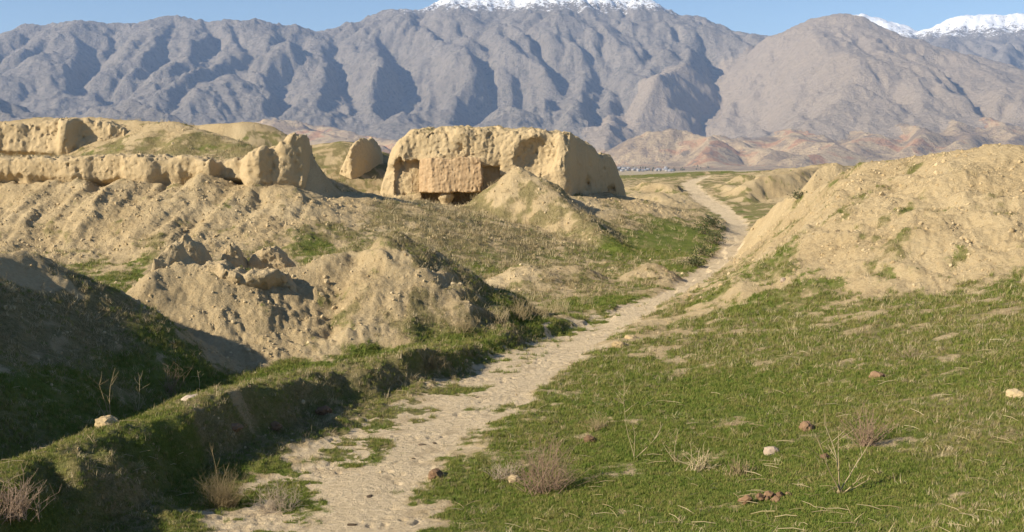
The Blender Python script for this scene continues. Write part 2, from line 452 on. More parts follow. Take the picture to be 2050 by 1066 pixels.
class NT:
    def __init__(s, nt): s.nt = nt
    def n(s, t, **kw):
        nd = s.nt.nodes.new(t)
        for k, v in kw.items(): setattr(nd, k, v)
        return nd
    def l(s, a, b): s.nt.links.new(a, b)
    def attr(s, name):
        return s.n("ShaderNodeAttribute", attribute_name=name).outputs["Fac"]
    def pos(s):
        return s.n("ShaderNodeNewGeometry").outputs["Position"]
    def noise(s, vec, scale, detail=4, rough=.55, dist=0):
        nd = s.n("ShaderNodeTexNoise"); nd.inputs["Scale"].default_value = scale; nd.inputs["Detail"].default_value = detail
        nd.inputs["Roughness"].default_value = rough; nd.inputs["Distortion"].default_value = dist
        s.l(vec, nd.inputs["Vector"]); return nd.outputs["Fac"]
    def vor(s, vec, scale, out="Distance"):
        nd = s.n("ShaderNodeTexVoronoi"); nd.inputs["Scale"].default_value = scale
        s.l(vec, nd.inputs["Vector"]); return nd.outputs[out]
    def math(s, op, a, b=0.5, c=None, clamp=False):
        nd = s.n("ShaderNodeMath", operation=op); nd.use_clamp = clamp
        for i, v in enumerate((a, b, c)):
            if v is None: continue
            if isinstance(v, (int, float)): nd.inputs[i].default_value = v
            else: s.l(v, nd.inputs[i])
        return nd.outputs[0]
    def mapr(s, v, a, b, c=0., d=1.):
        nd = s.n("ShaderNodeMapRange", interpolation_type='SMOOTHSTEP')
        for i, k in zip((1, 2, 3, 4), (a, b, c, d)): nd.inputs[i].default_value = k
        s.l(v, nd.inputs[0]); return nd.outputs[0]
    def mix(s, f, a, b, mode='MIX'):
        nd = s.n("ShaderNodeMix", data_type='RGBA', blend_type=mode)
        for i, v in ((0, f), (6, a), (7, b)):
            if isinstance(v, (int, float)): nd.inputs[i].default_value = v
            elif isinstance(v, tuple): nd.inputs[i].default_value = (*v, 1)
            else: s.l(v, nd.inputs[i])
        return nd.outputs[2]
    def ramp(s, v, stops):
        nd = s.n("ShaderNodeValToRGB"); cr = nd.color_ramp
        while len(cr.elements) < len(stops): cr.elements.new(.5)
        for e, (p, c) in zip(cr.elements, stops):
            e.position = p; e.color = (*c, 1)
        s.l(v, nd.inputs[0]); return nd.outputs[0]
    def bump(s, h, strength, dist, base=None):
        nd = s.n("ShaderNodeBump"); nd.inputs["Strength"].default_value = strength; nd.inputs["Distance"].default_value = dist
        s.l(h, nd.inputs["Height"])
        if base is not None: s.l(base, nd.inputs["Normal"])
        return nd.outputs[0]


EARTH_A, EARTH_B, EARTH_C = (.45, .345, .195), (.335, .245, .126), (.53, .425, .258)


def ground_material():
    m, nt, b = nodes_of("ground_cover"); T = NT(nt)
    p = T.pos()
    green, dry, path = T.attr("green"), T.attr("dry"), T.attr("path")
    big = T.noise(p, .35, 4); mid = T.noise(p, 1.6, 5, .6); fine = T.noise(p, 9, 5, .65); vfine = T.noise(p, 38, 4, .7)
    # earth
    earth = T.ramp(T.math('ADD', T.math('MULTIPLY', big, .5), T.math('MULTIPLY', fine, .5)), [(.30, EARTH_B), (.5, EARTH_A), (.72, EARTH_C)])
    earth = T.mix(T.mapr(vfine, .62, .75), earth, (.22, .155, .08))
    pathc = T.ramp(fine, [(.3, (.51, .40, .25)), (.55, (.64, .51, .33)), (.75, (.69, .57, .39))])
    pathc = T.mix(T.mapr(mid, .52, .68, 0, .55), pathc, (.40, .30, .18))
    earth = T.mix(T.mapr(path, .1, .9), earth, pathc)
    # grass
    fresh = T.ramp(T.math('ADD', T.math('MULTIPLY', mid, .45), T.math('MULTIPLY', vfine, .55)), [(.32, (.07, .10, .018)), (.5, (.135, .165, .033)), (.68, (.21, .205, .06))])
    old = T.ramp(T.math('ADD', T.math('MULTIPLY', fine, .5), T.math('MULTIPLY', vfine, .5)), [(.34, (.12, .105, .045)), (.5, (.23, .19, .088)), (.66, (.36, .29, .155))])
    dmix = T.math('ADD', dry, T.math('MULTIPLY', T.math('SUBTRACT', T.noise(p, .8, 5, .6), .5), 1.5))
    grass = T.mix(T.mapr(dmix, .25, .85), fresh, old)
    # where it grows: broken up from coarse to fine
    g = T.math('ADD', green, T.math('ADD', T.math('MULTIPLY', T.math('SUBTRACT', vfine, .5), .9), T.math('MULTIPLY', T.math('SUBTRACT', fine, .5), .5)))
    f = T.mapr(g, .38, .62)
    T.l(T.mix(f, earth, grass), b.inputs["Base Color"])
    h = T.math('ADD', T.math('MULTIPLY', fine, .6), T.math('MULTIPLY', vfine, .4))
    nb = T.bump(h, 1.0, .13)
    nb = T.bump(T.vor(p, 7.), .35, .05, nb)
    T.l(nb, b.inputs["Normal"])
    return m


def earth_material():
    """bare mud wall: eroded loess with faint courses"""
    m, nt, b = nodes_of("eroded_loess"); T = NT(nt)
    p = T.pos()
    green = T.attr("green")
    big = T.noise(p, .4, 4); mid = T.noise(p, 1.6, 5, .6); fine = T.noise(p, 6, 5, .65); vfine = T.noise(p, 26, 4, .7)
    earth = T.ramp(T.math('ADD', T.math('MULTIPLY', big, .5), T.math('MULTIPLY', fine, .5)), [(.30, EARTH_B), (.5, EARTH_A), (.72, EARTH_C)])
    earth = T.mix(T.mapr(vfine, .66, .8, 0, .6), earth, (.27, .19, .10))
    earth = T.mix(.5, earth, (.58, .445, .26))
    old = T.ramp(fine, [(.34, (.12, .105, .045)), (.5, (.23, .19, .088)), (.66, (.36, .29, .155))])
    brk = T.math('ADD', T.math('MULTIPLY', mid, .45), T.math('ADD', T.math('MULTIPLY', fine, .3), T.math('MULTIPLY', vfine, .25)))
    g = T.math('ADD', green, T.math('MULTIPLY', T.math('SUBTRACT', brk, .5), 2.3))
    T.l(T.mix(T.mapr(g, .38, .62), earth, old), b.inputs["Base Color"])
    nb = T.bump(T.math('ADD', T.math('MULTIPLY', fine, .6), T.math('MULTIPLY', vfine, .4)), .9, .18)
    T.l(nb, b.inputs["Normal"])
    return m


M_GROUND = ground_material()
M_EARTH = earth_material()

# ------------------------------------------------------------------ the ground as one sheet, sampled finer towards the viewer
NC = 770
az = np.concatenate([np.linspace(-178, -40, 50), np.linspace(-40, -28.2, 30)[1:-1], np.linspace(-28.2, 28.2, NC), np.linspace(28.2, 40, 30)[1:-1], np.linspace(40, 178, 50)])
az = np.radians(az)
rr = np.concatenate([np.linspace(.5, 9, 40, False), np.arange(9, 21, .05), np.arange(21, 43, .075), np.arange(43, 62, .10), np.arange(62, 82, .16), np.arange(82, 135, .4),
                     np.geomspace(135, 420, 90, False), np.geomspace(420, 22000, 60)])
A_, R_ = np.meshgrid(az, rr)
gx, gy = (np.sin(A_) * R_), (np.cos(A_) * R_)
shp = gx.shape
fx_, fy_ = gx.ravel(), gy.ravel()
def ground_at(x, y):
    """final height, cover, dryness, roughness, track and grass tongues at points of the near ground"""
    z, _ = land(x, y)
    r = np.hypot(x, y)
    g, d, ro = cover(x, y)
    pdist, pac = path_dist(x, y)
    edge = .35 * fbm2(x / 1.3, y / 1.3, 3, 40) + .16 * fbm2(x / .3, y / .3, 2, 44)
    pa = sstep(1.22, .62, pdist * np.where(pac < 0, 1.12, .97) + edge)
    tg = sstep(-.02, .34, fbm2(x / 1.3 + y / 5, y / 1.1, 6, 47, .66) + .30 * sstep(.1, -.7, pac) - .14) * sstep(.35, -.2, pac) * sstep(46, 34, y)
    g = g * (1 - pa) + pa * (-.1 + .95 * tg)
    ro = ro * (1 - .8 * pa)
    # cover broken up into patches
    g = g + .48 * fbm2(x / 1.5, y / 1.5, 2, 61) + .30 * n2(x / .45, y / .45, 63) + .20 * n2(x / .17, y / .17, 64)
    z = z + detail(x, y, ro) * np.clip(r / 6, 0, 1) * sstep(260, 150, r)
    hoof = np.maximum(0, np.abs(n2(x / .22, y / .22, 50)) - .42) * sstep(-.1, .25, n2(x / 1.6, y / 1.6, 51))
    z = z - pa * (1 - .8 * tg) * np.where(y < 45, hoof, 0) * .15
    return z, g, d, ro, pa, tg


near = np.hypot(fx_, fy_) < 260
zz, fid = land(fx_, fy_)
green = np.full(fx_.shape, .45); dry = np.full(fx_.shape, .7); path = np.zeros(fx_.shape)
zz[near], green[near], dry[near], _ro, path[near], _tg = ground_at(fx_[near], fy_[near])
V = np.stack([fx_, fy_, zz], 1)
nr, ncol = shp
ii = np.arange(nr * ncol).reshape(nr, ncol)
Q = np.stack([ii[:-1, :-1], ii[:-1, 1:], ii[1:, 1:], ii[1:, :-1]], -1).reshape(-1, 4)
fq = fid[Q[:, 0]]; pq = path[Q].mean(1) > .5
regions = {}
NAMES = {"bank": 1, "mound": 2, "hill": 3, "ridge": 4}
reg = np.zeros(len(Q), int)
for i, f in enumerate(FEATURES):
    reg[fq == i] = 10 + i
# features that make up one body share a region
MERGE = {2: 1, 11: 8, 9: 8, 10: 8, 8: 8, 15: 14, 16: 14, 13: 12}
for a, b_ in MERGE.items():
    reg[reg == 10 + a] = 10 + b_
reg[pq] = 1
LBL = {0: ("ground", "open earth and short grass ground between the mounds"),
       1: ("dirt_path", "pale trodden dirt track winding away past the ruins"),
       10: ("bank", "low grassy bank with a shaded side along the dirt track"),
       11: ("mound", "steep earth mound in deep shade at the edge of the picture"),
       13: ("mound", "lumpy bare earth mound with a broken rim behind the grassy bank"),
       14: ("mound", "low stony hump in the dry grass below the big block"),
       15: ("mound", "small pointed earth heap beside the dirt track"),
       16: ("hill", "bare cloddy earth hillside rising above green grass beside the track"),
       17: ("bank", "short grassy bank with a dark side where the track bends"),
       18: ("ridge", "long earth ridge with a pale talus slope under the eroded wall"),
       22: ("ridge", "far pale earth ridge behind the plateau"),
       24: ("mound", "broad dry-grass mound carrying the big ruined block"),
       27: ("mound", "sandy hummock beside the far bend of the track"),
       28: ("mound", "sandy hummocks with dark hollows across the track from the block"),
       29: ("mound", "grassy rise over which the track disappears"),
       30: ("mound", "green edge of the terrace above the valley"),
       31: ("mound", "low earth hummock just beyond the far bend of the track"),
       32: ("mound", "sandy hummock with a crumbling face beyond the bare hillside"),
       33: ("mound", "farthest sandy hummock showing over the bare hillside"),
       34: ("mound", "rough sandy hummock between the big block and the track"),
       35: ("outcrop", "dark broken outcrop on the crest of the bare hillside")}
for rg in np.unique(reg):
    q = Q[reg == rg]
    used, inv = np.unique(q, return_inverse=True)
    nm, lb = LBL.get(int(rg), ("ground", "earth ground"))
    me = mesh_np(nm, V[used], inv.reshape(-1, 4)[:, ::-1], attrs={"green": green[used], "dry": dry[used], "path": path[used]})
    tag(link(nm, me, M_GROUND), lb, kind="structure")


# ------------------------------------------------------------------ ruined walls: solids carved out of a distance field
def surface_nets(f, org, h):
    nx, ny, nz = f.shape
    ins = f < 0
    c = np.zeros((nx - 1, ny - 1, nz - 1), bool); allin = np.ones_like(c)
    for a in (0, 1):
        for b in (0, 1):
            for d in (0, 1):
                s = ins[a:nx - 1 + a, b:ny - 1 + b, d:nz - 1 + d]
                c |= s; allin &= s
    act = c & ~allin
    idx = np.argwhere(act)
    acc = np.zeros((len(idx), 3)); cnt = np.zeros(len(idx))
    i, j, k = idx.T
    off = [(a, b, d) for a in (0, 1) for b in (0, 1) for d in (0, 1)]
    for o1 in off:
        for ax in range(3):
            if o1[ax]: continue
            o2 = list(o1); o2[ax] = 1
            v1 = f[i + o1[0], j + o1[1], k + o1[2]]; v2 = f[i + o2[0], j + o2[1], k + o2[2]]
            m = (v1 < 0) != (v2 < 0)
            t = np.where(m, v1 / np.where(m, v1 - v2, 1), 0)
            p = np.tile(np.array(o1, float), (len(idx), 1)); p[:, ax] = t
            acc[m] += p[m]; cnt[m] += 1
    V = (idx + acc / np.maximum(cnt, 1)[:, None]) * h + np.array(org)
    lut = np.full(act.shape, -1, np.int64); lut[act] = np.arange(len(idx))
    quads = []
    for ax in range(3):
        sl1 = [slice(None)] * 3; sl2 = [slice(None)] * 3
        sl1[ax] = slice(0, -1); sl2[ax] = slice(1, None)
        s1 = ins[tuple(sl1)]; s2 = ins[tuple(sl2)]
        e = np.argwhere(s1 != s2)
        b, d = (ax + 1) % 3, (ax + 2) % 3
        ok = (e[:, b] > 0) & (e[:, d] > 0) & (e[:, b] < f.shape[b] - 1) & (e[:, d] < f.shape[d] - 1)
        e = e[ok]
        def cell(db, dd):
            q = e.copy(); q[:, b] -= db; q[:, d] -= dd
            return lut[q[:, 0], q[:, 1], q[:, 2]]
        q = np.stack([cell(1, 1), cell(0, 1), cell(0, 0), cell(1, 0)], 1)
        fl = ~s1[tuple(e.T)]
        q[fl] = q[fl][:, ::-1]
        quads.append(q)
    q = np.concatenate(quads); q = q[(q >= 0).all(1)]
    return V, q


def smx(*a, k=.3):
    r = a[0]
    for b in a[1:]:
        r = smax(r, b, k)
    return r


def solid(name, mat, bounds, h, func, noise_amp, noise_len, seed, parent=None, bury=.25, greens=True, broad=.55, groove_amp=.45):
    """mesh the zero set of func inside bounds; erode it with lumpy noise near the surface"""
    (x0, x1), (y0, y1), (z0, z1) = bounds
    X, Y, Z = np.meshgrid(np.arange(x0, x1, h), np.arange(y0, y1, h), np.arange(z0, z1, h), indexing='ij')
    f = func(X, Y, Z)
    m = np.abs(f) < .6 + noise_amp
    x, y, z = X[m], Y[m], Z[m]
    L = noise_len
    e = broad * n3(x / L, y / L, z / (L * 1.1), seed) + .5 * (np.abs(n3(x / L * 2.2, y / L * 2.2, z / L * 1.9, seed + 1)) - .25) \
        + .46 * (np.abs(n3(x / L * 4.9, y / L * 4.9, z / L * 4.2, seed + 2)) - .25) + .16 * n3(x / L * 10, y / L * 10, z / L * 9, seed + 3)
    # deep pits here and there
    pit = np.maximum(0, n3(x / L * 2.6, y / L * 2.6, z / L * 2.3, seed + 5) - .38) * 1.6 + np.maximum(0, n3(x / L * 6.1, y / L * 6.1, z / L * 5.2, seed + 11) - .28) * 1.2 * sstep(-.2, .3, n3(x / L * .9, y / L * .9, z / L * .9, seed + 12))
    groove = groove_amp * (np.abs(n3(x / L * 3.2, y / L * 3.2, z / L * .7, seed + 6)) - .25) + .22 * (np.abs(n3(x / L * 7.5, y / L * 7.5, z / L * 2.5, seed + 7)) - .25)
    crumb = .32 * (np.abs(n3(x / L * 13, y / L * 13, z / L * 12, seed + 8)) - .25)
    f[m] += noise_amp * (e + pit - groove + crumb)
    Vv, q = surface_nets(f, (x0, y0, z0), h)
    # leave out what lies well below the ground
    gz, _ = land(Vv[:, 0], Vv[:, 1])
    q = q[(Vv[q, 2] > gz[q] - bury).any(1)]
    used, inv = np.unique(q, return_inverse=True)
    Vv = Vv[used]
    me = mesh_np(name, Vv, inv.reshape(-1, 4))
    nrm = np.zeros(len(Vv) * 3, np.float32); me.vertices.foreach_get("normal", nrm); nz = nrm.reshape(-1, 3)[:, 2]
    g, d, _ = cover(Vv[:, 0], Vv[:, 1])
    at = me.attributes.new("green", 'FLOAT', 'POINT'); at.data.foreach_set("value", (g * sstep(.55, .9, nz) * (1.0 if greens else 0)).astype(np.float32))
    return link(name, me, mat, parent)


def wall(name, label, top, foot, thick, undercut=(), bulge=(), h=.078, amp=.3, length=1.4, seed=60, batter=.12, back_slope=.25, k=.2, cat="ruined wall", broad=.3, groove_amp=.3):
    """top: (u, v, Y) along the crest; foot: (u, v) of the lower edge of the face"""
    T = np.array([P(*t) for t in top])
    fu = np.interp([t[0] for t in top], [f[0] for f in foot], [f[1] for f in foot])
    B = np.array([P(t[0], fv, t[2]) for t, fv in zip(top, fu)])
    tx = T[:, 0]

    def at(lst, x, default=0.):
        if not lst: return np.full(np.shape(x), default)
        us = np.array([l[0] for l in lst], float); Ys = np.interp(us, [t[0] for t in top], [t[2] for t in top])
        return np.interp(x, (us - 1025) / FPX * Ys, [l[1] for l in lst])

    def f(X, Y, Z):
        zt = np.interp(X, tx, T[:, 2]); zb = np.interp(X, tx, B[:, 2]); yf = np.interp(X, tx, T[:, 1])
        hh = Z - zb
        uc = at(undercut, X)
        rec = uc * sstep(.75, .1, hh) * 1.0 + batter * np.maximum(hh, 0) - at(bulge, X) * sstep(3.0, .2, np.abs(zt - Z))
        rec = rec + .14 * n2(X / 1.1, Z / 3.0, seed + 9)
        front = (yf + rec - Y)
        back = Y - (yf + thick - back_slope * np.maximum(hh, 0))
        topf = (Z - zt - .16 * n2(X / .9, Y / .9, seed + 8) - .10 * n2(X / .35, Y / .35, seed + 10)) * .8
        ends = np.maximum(tx[0] - X, X - tx[-1])
        return smx(front, back, topf, ends, k=k)
    z0 = B[:, 2].min() - 1.2
    o = solid(name, M_EARTH, ((tx[0] - .8, tx[-1] + .8), (T[:, 1].min() - 1.6, T[:, 1].max() + thick + .8), (z0, T[:, 2].max() + .8)), h, f, amp, length, seed, broad=broad, groove_amp=groove_amp)
    return tag(o, label, cat)


wall("earth_wall", "long eroded earth wall with hollowed foot along the top of the talus slope",
     [(-120, 318, 57.8), (0, 319, 57.6), (60, 316, 57.6), (130, 318, 57.3), (200, 313, 57.2), (250, 312, 57.0), (300, 314, 56.8), (380, 318, 56.8), (440, 323, 56.8), (480, 318, 56.6), (520, 301, 56.4), (560, 283, 56.4),
      (584, 268, 56.6), (604, 270, 56.8), (612, 300, 57.2), (620, 345, 57.8), (630, 392, 58.2)],
     [(-120, 372), (100, 374), (180, 388), (250, 378), (300, 372), (400, 374), (440, 384), (490, 386), (505, 420), (525, 420), (540, 380), (630, 400)], 2.8,
     undercut=[(-120, .3), (20, .6), (60, .2), (110, .5), (150, .2), (185, .8), (235, .9), (255, .1), (300, .1), (330, .5), (350, .2), (385, .4), (395, .1), (425, .2), (437, 1.5), (476, 1.6), (492, .3), (530, .2), (630, .2)],
     bulge=[(-120, 0), (170, .1), (190, -.1), (240, -.15), (255, .3), (300, .35), (320, 0), (385, 0), (400, .3), (425, .4), (437, -.5), (478, -.5), (500, .5), (525, .6), (545, .1), (630, 0)], amp=.22, seed=60)
wall("earth_wall", "crumbling dark pitted earth cliff at the far left of the plateau",
     [(-160, 262, 73), (-60, 256, 73), (0, 252, 73), (60, 244, 73), (100, 238, 73), (150, 240, 73.2), (200, 244, 73.4), (240, 258, 73.6), (262, 285, 73.8), (280, 318, 74)],
     [(-160, 320), (0, 322), (120, 326), (280, 330)], 3.4,
     undercut=[(-160, .6), (0, 1.0), (50, 1.3), (110, .4), (135, .1), (160, .7), (280, .3)], bulge=[(-160, 0), (20, -.4), (60, -.8), (110, -.7), (128, .6), (142, .5), (155, -.5), (200, -.2), (280, 0)],
     h=.11, amp=.36, length=1.5, seed=80, batter=.2)
wall("wall_stump", "dark pointed stump of earth wall between the pillar ridge and the big block",
     [(676, 350, 83.4), (690, 318, 82.8), (702, 292, 82.6), (718, 279, 83.2), (738, 276, 84.6), (752, 296, 85.8), (764, 325, 86.8), (780, 352, 87.6)], [(676, 350), (780, 354)], 4.0, amp=.32, length=1.2, seed=95, h=.10, k=.4, cat="ruined wall")
wall("earth_wall", "broken rim of the bare mound with a row of burrow holes under it",
     [(286, 575, 30.2), (296, 540, 30.2), (304, 508, 30.2), (316, 491, 30.3), (333, 486, 30.4), (348, 492, 30.5), (354, 518, 30.5), (375, 534, 30.5), (430, 536, 30.4), (480, 549, 30.3), (545, 552, 30.5), (570, 560, 30.8), (596, 590, 31)],
     [(286, 590), (340, 590), (420, 600), (596, 606)], 1.25,
     undercut=[(286, 0), (380, .05), (415, .35), (450, .45), (500, .3), (540, .45), (570, .2), (596, 0)], bulge=[(286, 0), (420, .05), (440, .15), (470, .2), (530, .25), (545, -.05), (575, .05), (596, 0)],
     h=.05, amp=.16, length=.7, seed=110, batter=.3, k=.1)
wall("wall_stump", "dark triangular earth tooth standing behind the rim of the bare mound",
     [(338, 540, 32.6), (346, 505, 32.6), (356, 482, 32.6), (365, 470, 32.6), (376, 480, 32.6), (392, 490, 32.7), (406, 510, 32.8), (424, 540, 32.8)], [(338, 545), (424, 545)], .9, amp=.10, length=.5, seed=125, h=.045, k=.12)
wall("wall_stump", "low rounded grey earth lump in the hollow of the bare mound",
     [(432, 540, 33.4), (442, 510, 33.4), (458, 494, 33.4), (472, 502, 33.5), (490, 540, 33.6)], [(432, 545), (490, 545)], .9, amp=.12, length=.5, seed=135, h=.045, k=.15)
wall("wall_stump", "broader low earth lump beside the rounded one in the hollow of the mound",
     [(488, 545, 34), (500, 515, 34), (522, 496, 34), (545, 500, 34.1), (562, 515, 34.2), (582, 545, 34.2)], [(488, 548), (582, 548)], 1.0, amp=.14, length=.5, seed=145, h=.05, k=.15)

# the big block
ruin = bpy.data.objects.new("mud_block_ruin", None)
ruin.location = (0, 0, 0)
COL.objects.link(ruin)
tag(ruin, "massive rounded mud block with a reddish panel and dark niche in its face", "ruin")
_bt = np.array([P(*t) for t in [(752, 400, 73), (766, 352, 73), (784, 305, 73.5), (802, 280, 74), (822, 266, 74.5), (880, 258, 75), (1000, 258, 75), (1085, 263, 75), (1140, 272, 76), (1180, 290, 77), (1200, 312, 78),
                                (1212, 309, 78), (1224, 316, 78.5), (1238, 340, 79), (1250, 374, 80), (1262, 416, 81)]])
_bf = np.array([P(u, 330, Y) for u, Y in [(740, 75), (765, 73), (800, 72.2), (1000, 72), (1120, 71.7), (1142, 71.9), (1156, 73.4), (1185, 75.0), (1200, 76.2), (1235, 78.4), (1257, 80.5), (1275, 84)]])


def boxf(X, Y, Z, c, s, r=.08):
    qx = np.abs(X - c[0]) - s[0]; qy = np.abs(Y - c[1]) - s[1]; qz = np.abs(Z - c[2]) - s[2]
    return np.maximum(np.maximum(qx, qy), qz)


def ub(u0, v0, u1, v1, Ya, Yb):
    a = P(u0, v0, Ya); b = P(u1, v1, Ya)
    return ((a[0] + b[0]) / 2, (Ya + Yb) / 2, (a[2] + b[2]) / 2), (abs(b[0] - a[0]) / 2, (Yb - Ya) / 2, abs(a[2] - b[2]) / 2)


def block_f(X, Y, Z):
    zt = np.interp(X, _bt[:, 0], _bt[:, 2]); yf = np.interp(X, _bf[:, 0], _bf[:, 1])
    hh = Z - 2.6
    rec = .10 * np.maximum(hh, 0) + .35 * n2(X / 2.2, Z / 3.5, 71)
    # bulging brow above the panel, buttress at the lit corner
    rec = rec - .35 * sstep(4.6, 5.2, Z) * sstep(P(1010, 0, 72)[0], P(960, 0, 72)[0], X)
    cx = P(1128, 0, 72)[0]; rec = rec - .35 * np.exp(-((X - cx) / .55) ** 2)
    front = yf + rec - Y
    back = Y - 83.5
    top = (Z - zt - .20 * n2(X / 1.3, Y / 1.3, 72)) * .75
    f = smx(front * .93, back, top, k=.8)
    for c, s in (ub(964, 333, 1001, 412, 70, 72.9), ub(782, 324, 842, 392, 70, 72.75), ub(836, 386, 1000, 412, 70, 73.4)):
        f = np.maximum(f, -boxf(X, Y, Z, c, s))
    for (u, v, Yc, rx, ry, rz) in ((1072, 312, 71.7, 1.55, 1.0, 1.45), (798, 340, 72.0, .35, .9, .9), (1000, 300, 71.8, .22, .5, .6), (905, 300, 71.7, .5, .3, .3), (1190, 370, 74.5, .7, 1.0, .8), (1232, 385, 77.5, .6, .9, .8)):
        c = P(u, v, Yc)
        e = (np.sqrt(((X - c[0]) / rx) ** 2 + ((Y - c[1]) / ry) ** 2 + ((Z - c[2]) / rz) ** 2) - 1) * min(rx, ry, rz)
        f = smax(f, -e, .12)
    return f


solid("block", M_EARTH, ((-10.2, 9.8), (70.2, 84.6), (1.2, 8.2)), .08, block_f, .21, 1.3, 150, ruin)


def panel_material():
    m, nt, b = nodes_of("reddish_mud_plaster"); T = NT(nt); p = T.pos()
    mp = T.n("ShaderNodeMapping"); mp.inputs["Scale"].default_value = (3.2, 3.2, .5); T.l(p, mp.inputs[0])
    st = T.noise(mp.outputs[0], 1.6, 5, .65); fi = T.noise(p, 7, 4)
    c = T.ramp(T.math('ADD', T.math('MULTIPLY', st, .6), T.math('MULTIPLY', fi, .4)), [(.32, (.33, .215, .118)), (.5, (.43, .30, .17)), (.7, (.51, .38, .23))])
    T.l(c, b.inputs["Base Color"])
    T.l(T.bump(st, .5, .08), b.inputs["Normal"])
    return m


M_PANEL = panel_material()


def panel_f(X, Y, Z):
    a = P(838, 318, 72); b = P(964, 386, 72); cc = P(868, 0, 72)[0]
    zt, zb = a[2], b[2] + .02 * (X - a[0])
    front = 71.25 + .12 * (zt - Z) * 0 + .10 * (Z - zb) * .6 - Y
    cham = (71.25 + (cc - X) * .62) - Y
    side = np.maximum(a[0] + .04 * (Z - zb) - X, X - b[0] - .12 * n2(Z * 1.3, Z * 0 + 3, 5))
    return np.maximum(np.maximum(np.maximum(front, cham), Y - 73.0), np.maximum(side, np.maximum(Z - zt - .1 * n2(X * 1.2, Y * 0, 9), zb - Z)))


solid("plaster_panel", M_PANEL, ((-7.2, -1.2), (70.6, 73.4), (2.6, 6.2)), .055, panel_f, .13, .9, 170, ruin, greens=False)


def post_f(X, Y, Z):
    c = P(892, 400, 71.9)
    return np.maximum(np.hypot(X - c[0], Y - 71.9) - .42 - .1 * np.sin(Z * 7), np.maximum(Z - P(0, 384, 72)[2] - .1, 1.8 - Z))


solid("mud_pier", M_EARTH, ((-5.4, -3.4), (70.9, 72.9), (1.8, 3.9)), .055, post_f, .10, .6, 180, ruin, greens=False)

#===SDFEND===
#===MOUNTAINS===
# ------------------------------------------------------------------ mountains: a skeleton of crests and spurs, then rain
MX0, MX1, MY0, MY1, MH = -5400., 6600., 4300., 14300., 25.
mgx = np.arange(MX0, MX1, MH); mgy = np.arange(MY0, MY1, MH)
GX, GY = np.meshgrid(mgx, mgy, indexing='ij')
MZ = -20 + np.maximum(0, (np.hypot(GX, GY) - 4300)) * .012
MID = np.zeros(GX.shape, int)
MRS = np.random.RandomState(21)
warpx = 110 * fbm2(GX / 900, GY / 900, 3, 201) + 30 * n2(GX / 190, GY / 190, 205)
warpy = 110 * fbm2(GX / 900, GY / 900, 3, 211) + 30 * n2(GX / 190, GY / 190, 215)
WX, WY = GX + warpx, GY + warpy


def add_ridge(pts, sl, sr, mid, rnd=40.):
    for a, b in zip(pts[:-1], pts[1:]):
        rmax = max(200., (max(a[2], b[2]) + 60) / min(sl, sr))
        i0 = max(0, int((min(a[0], b[0]) - rmax - 200 - MX0) / MH)); i1 = min(len(mgx), int((max(a[0], b[0]) + rmax + 200 - MX0) / MH) + 1)
        j0 = max(0, int((min(a[1], b[1]) - rmax - 200 - MY0) / MH)); j1 = min(len(mgy), int((max(a[1], b[1]) + rmax + 200 - MY0) / MH) + 1)
        if i1 <= i0 or j1 <= j0: continue
        s = (slice(i0, i1), slice(j0, j1))
        h = ridge(WX[s], WY[s], [a, b], sl, sr, rnd)
        m = h > MZ[s]
        MID[s][m] = mid
        MZ[s] = np.where(m, h, MZ[s])


def sub_spurs(pts, mid, every, length, drop, slope, depth=1, sides=(-1, 1), lr=None):
    """side ridges that leave a spur at an angle and drop away"""
    for (ax, ay, az_), (bx, by, bz) in zip(pts[:-1], pts[1:]):
        L = math.hypot(bx - ax, by - ay)
        if L < 1: continue
        n = max(1, int(L / every + MRS.rand() * .8))
        for k in range(n):
            t = (k + MRS.rand() * .8) / n
            for sd in sides:
                if MRS.rand() < .2: continue
                ang = math.atan2(by - ay, bx - ax) + sd * radians(38 + 34 * MRS.rand())
                ln = length * (.5 + .8 * MRS.rand()); dr = drop * (.8 + .4 * MRS.rand())
                x, y, z = ax + t * (bx - ax), ay + t * (by - ay), az_ + t * (bz - az_) - 8
                q = [(x, y, z)]
                for s_ in range(3):
                    ang += radians(-14 + 28 * MRS.rand()) - sd * radians(7)
                    x += cos(ang) * ln / 3; y += sin(ang) * ln / 3; z -= dr * ln / 3 * (1.15 - .15 * s_)
                    q.append((x, y, z))
                if z < -200: pass
                east = -(q[-1][1] - q[0][1]) > 0     # which side of the spur looks away from the sun
                s_e, s_w = slope * 1.2, slope * .8
                add_ridge(q, s_e if east else s_w, s_w if east else s_e, mid, 8)
                if depth > 1:
                    sub_spurs(q, mid, every * .5, length * .45, drop * 1.1, slope * 1.08, depth - 1)


def crest(uv, mid, sl=.62, sr=.62, spurs=None, spur_len=0, every=420, slope=.72):
    pts = [P(*p) for p in uv]
    add_ridge(pts, sl, sr, mid, 60)
    return pts


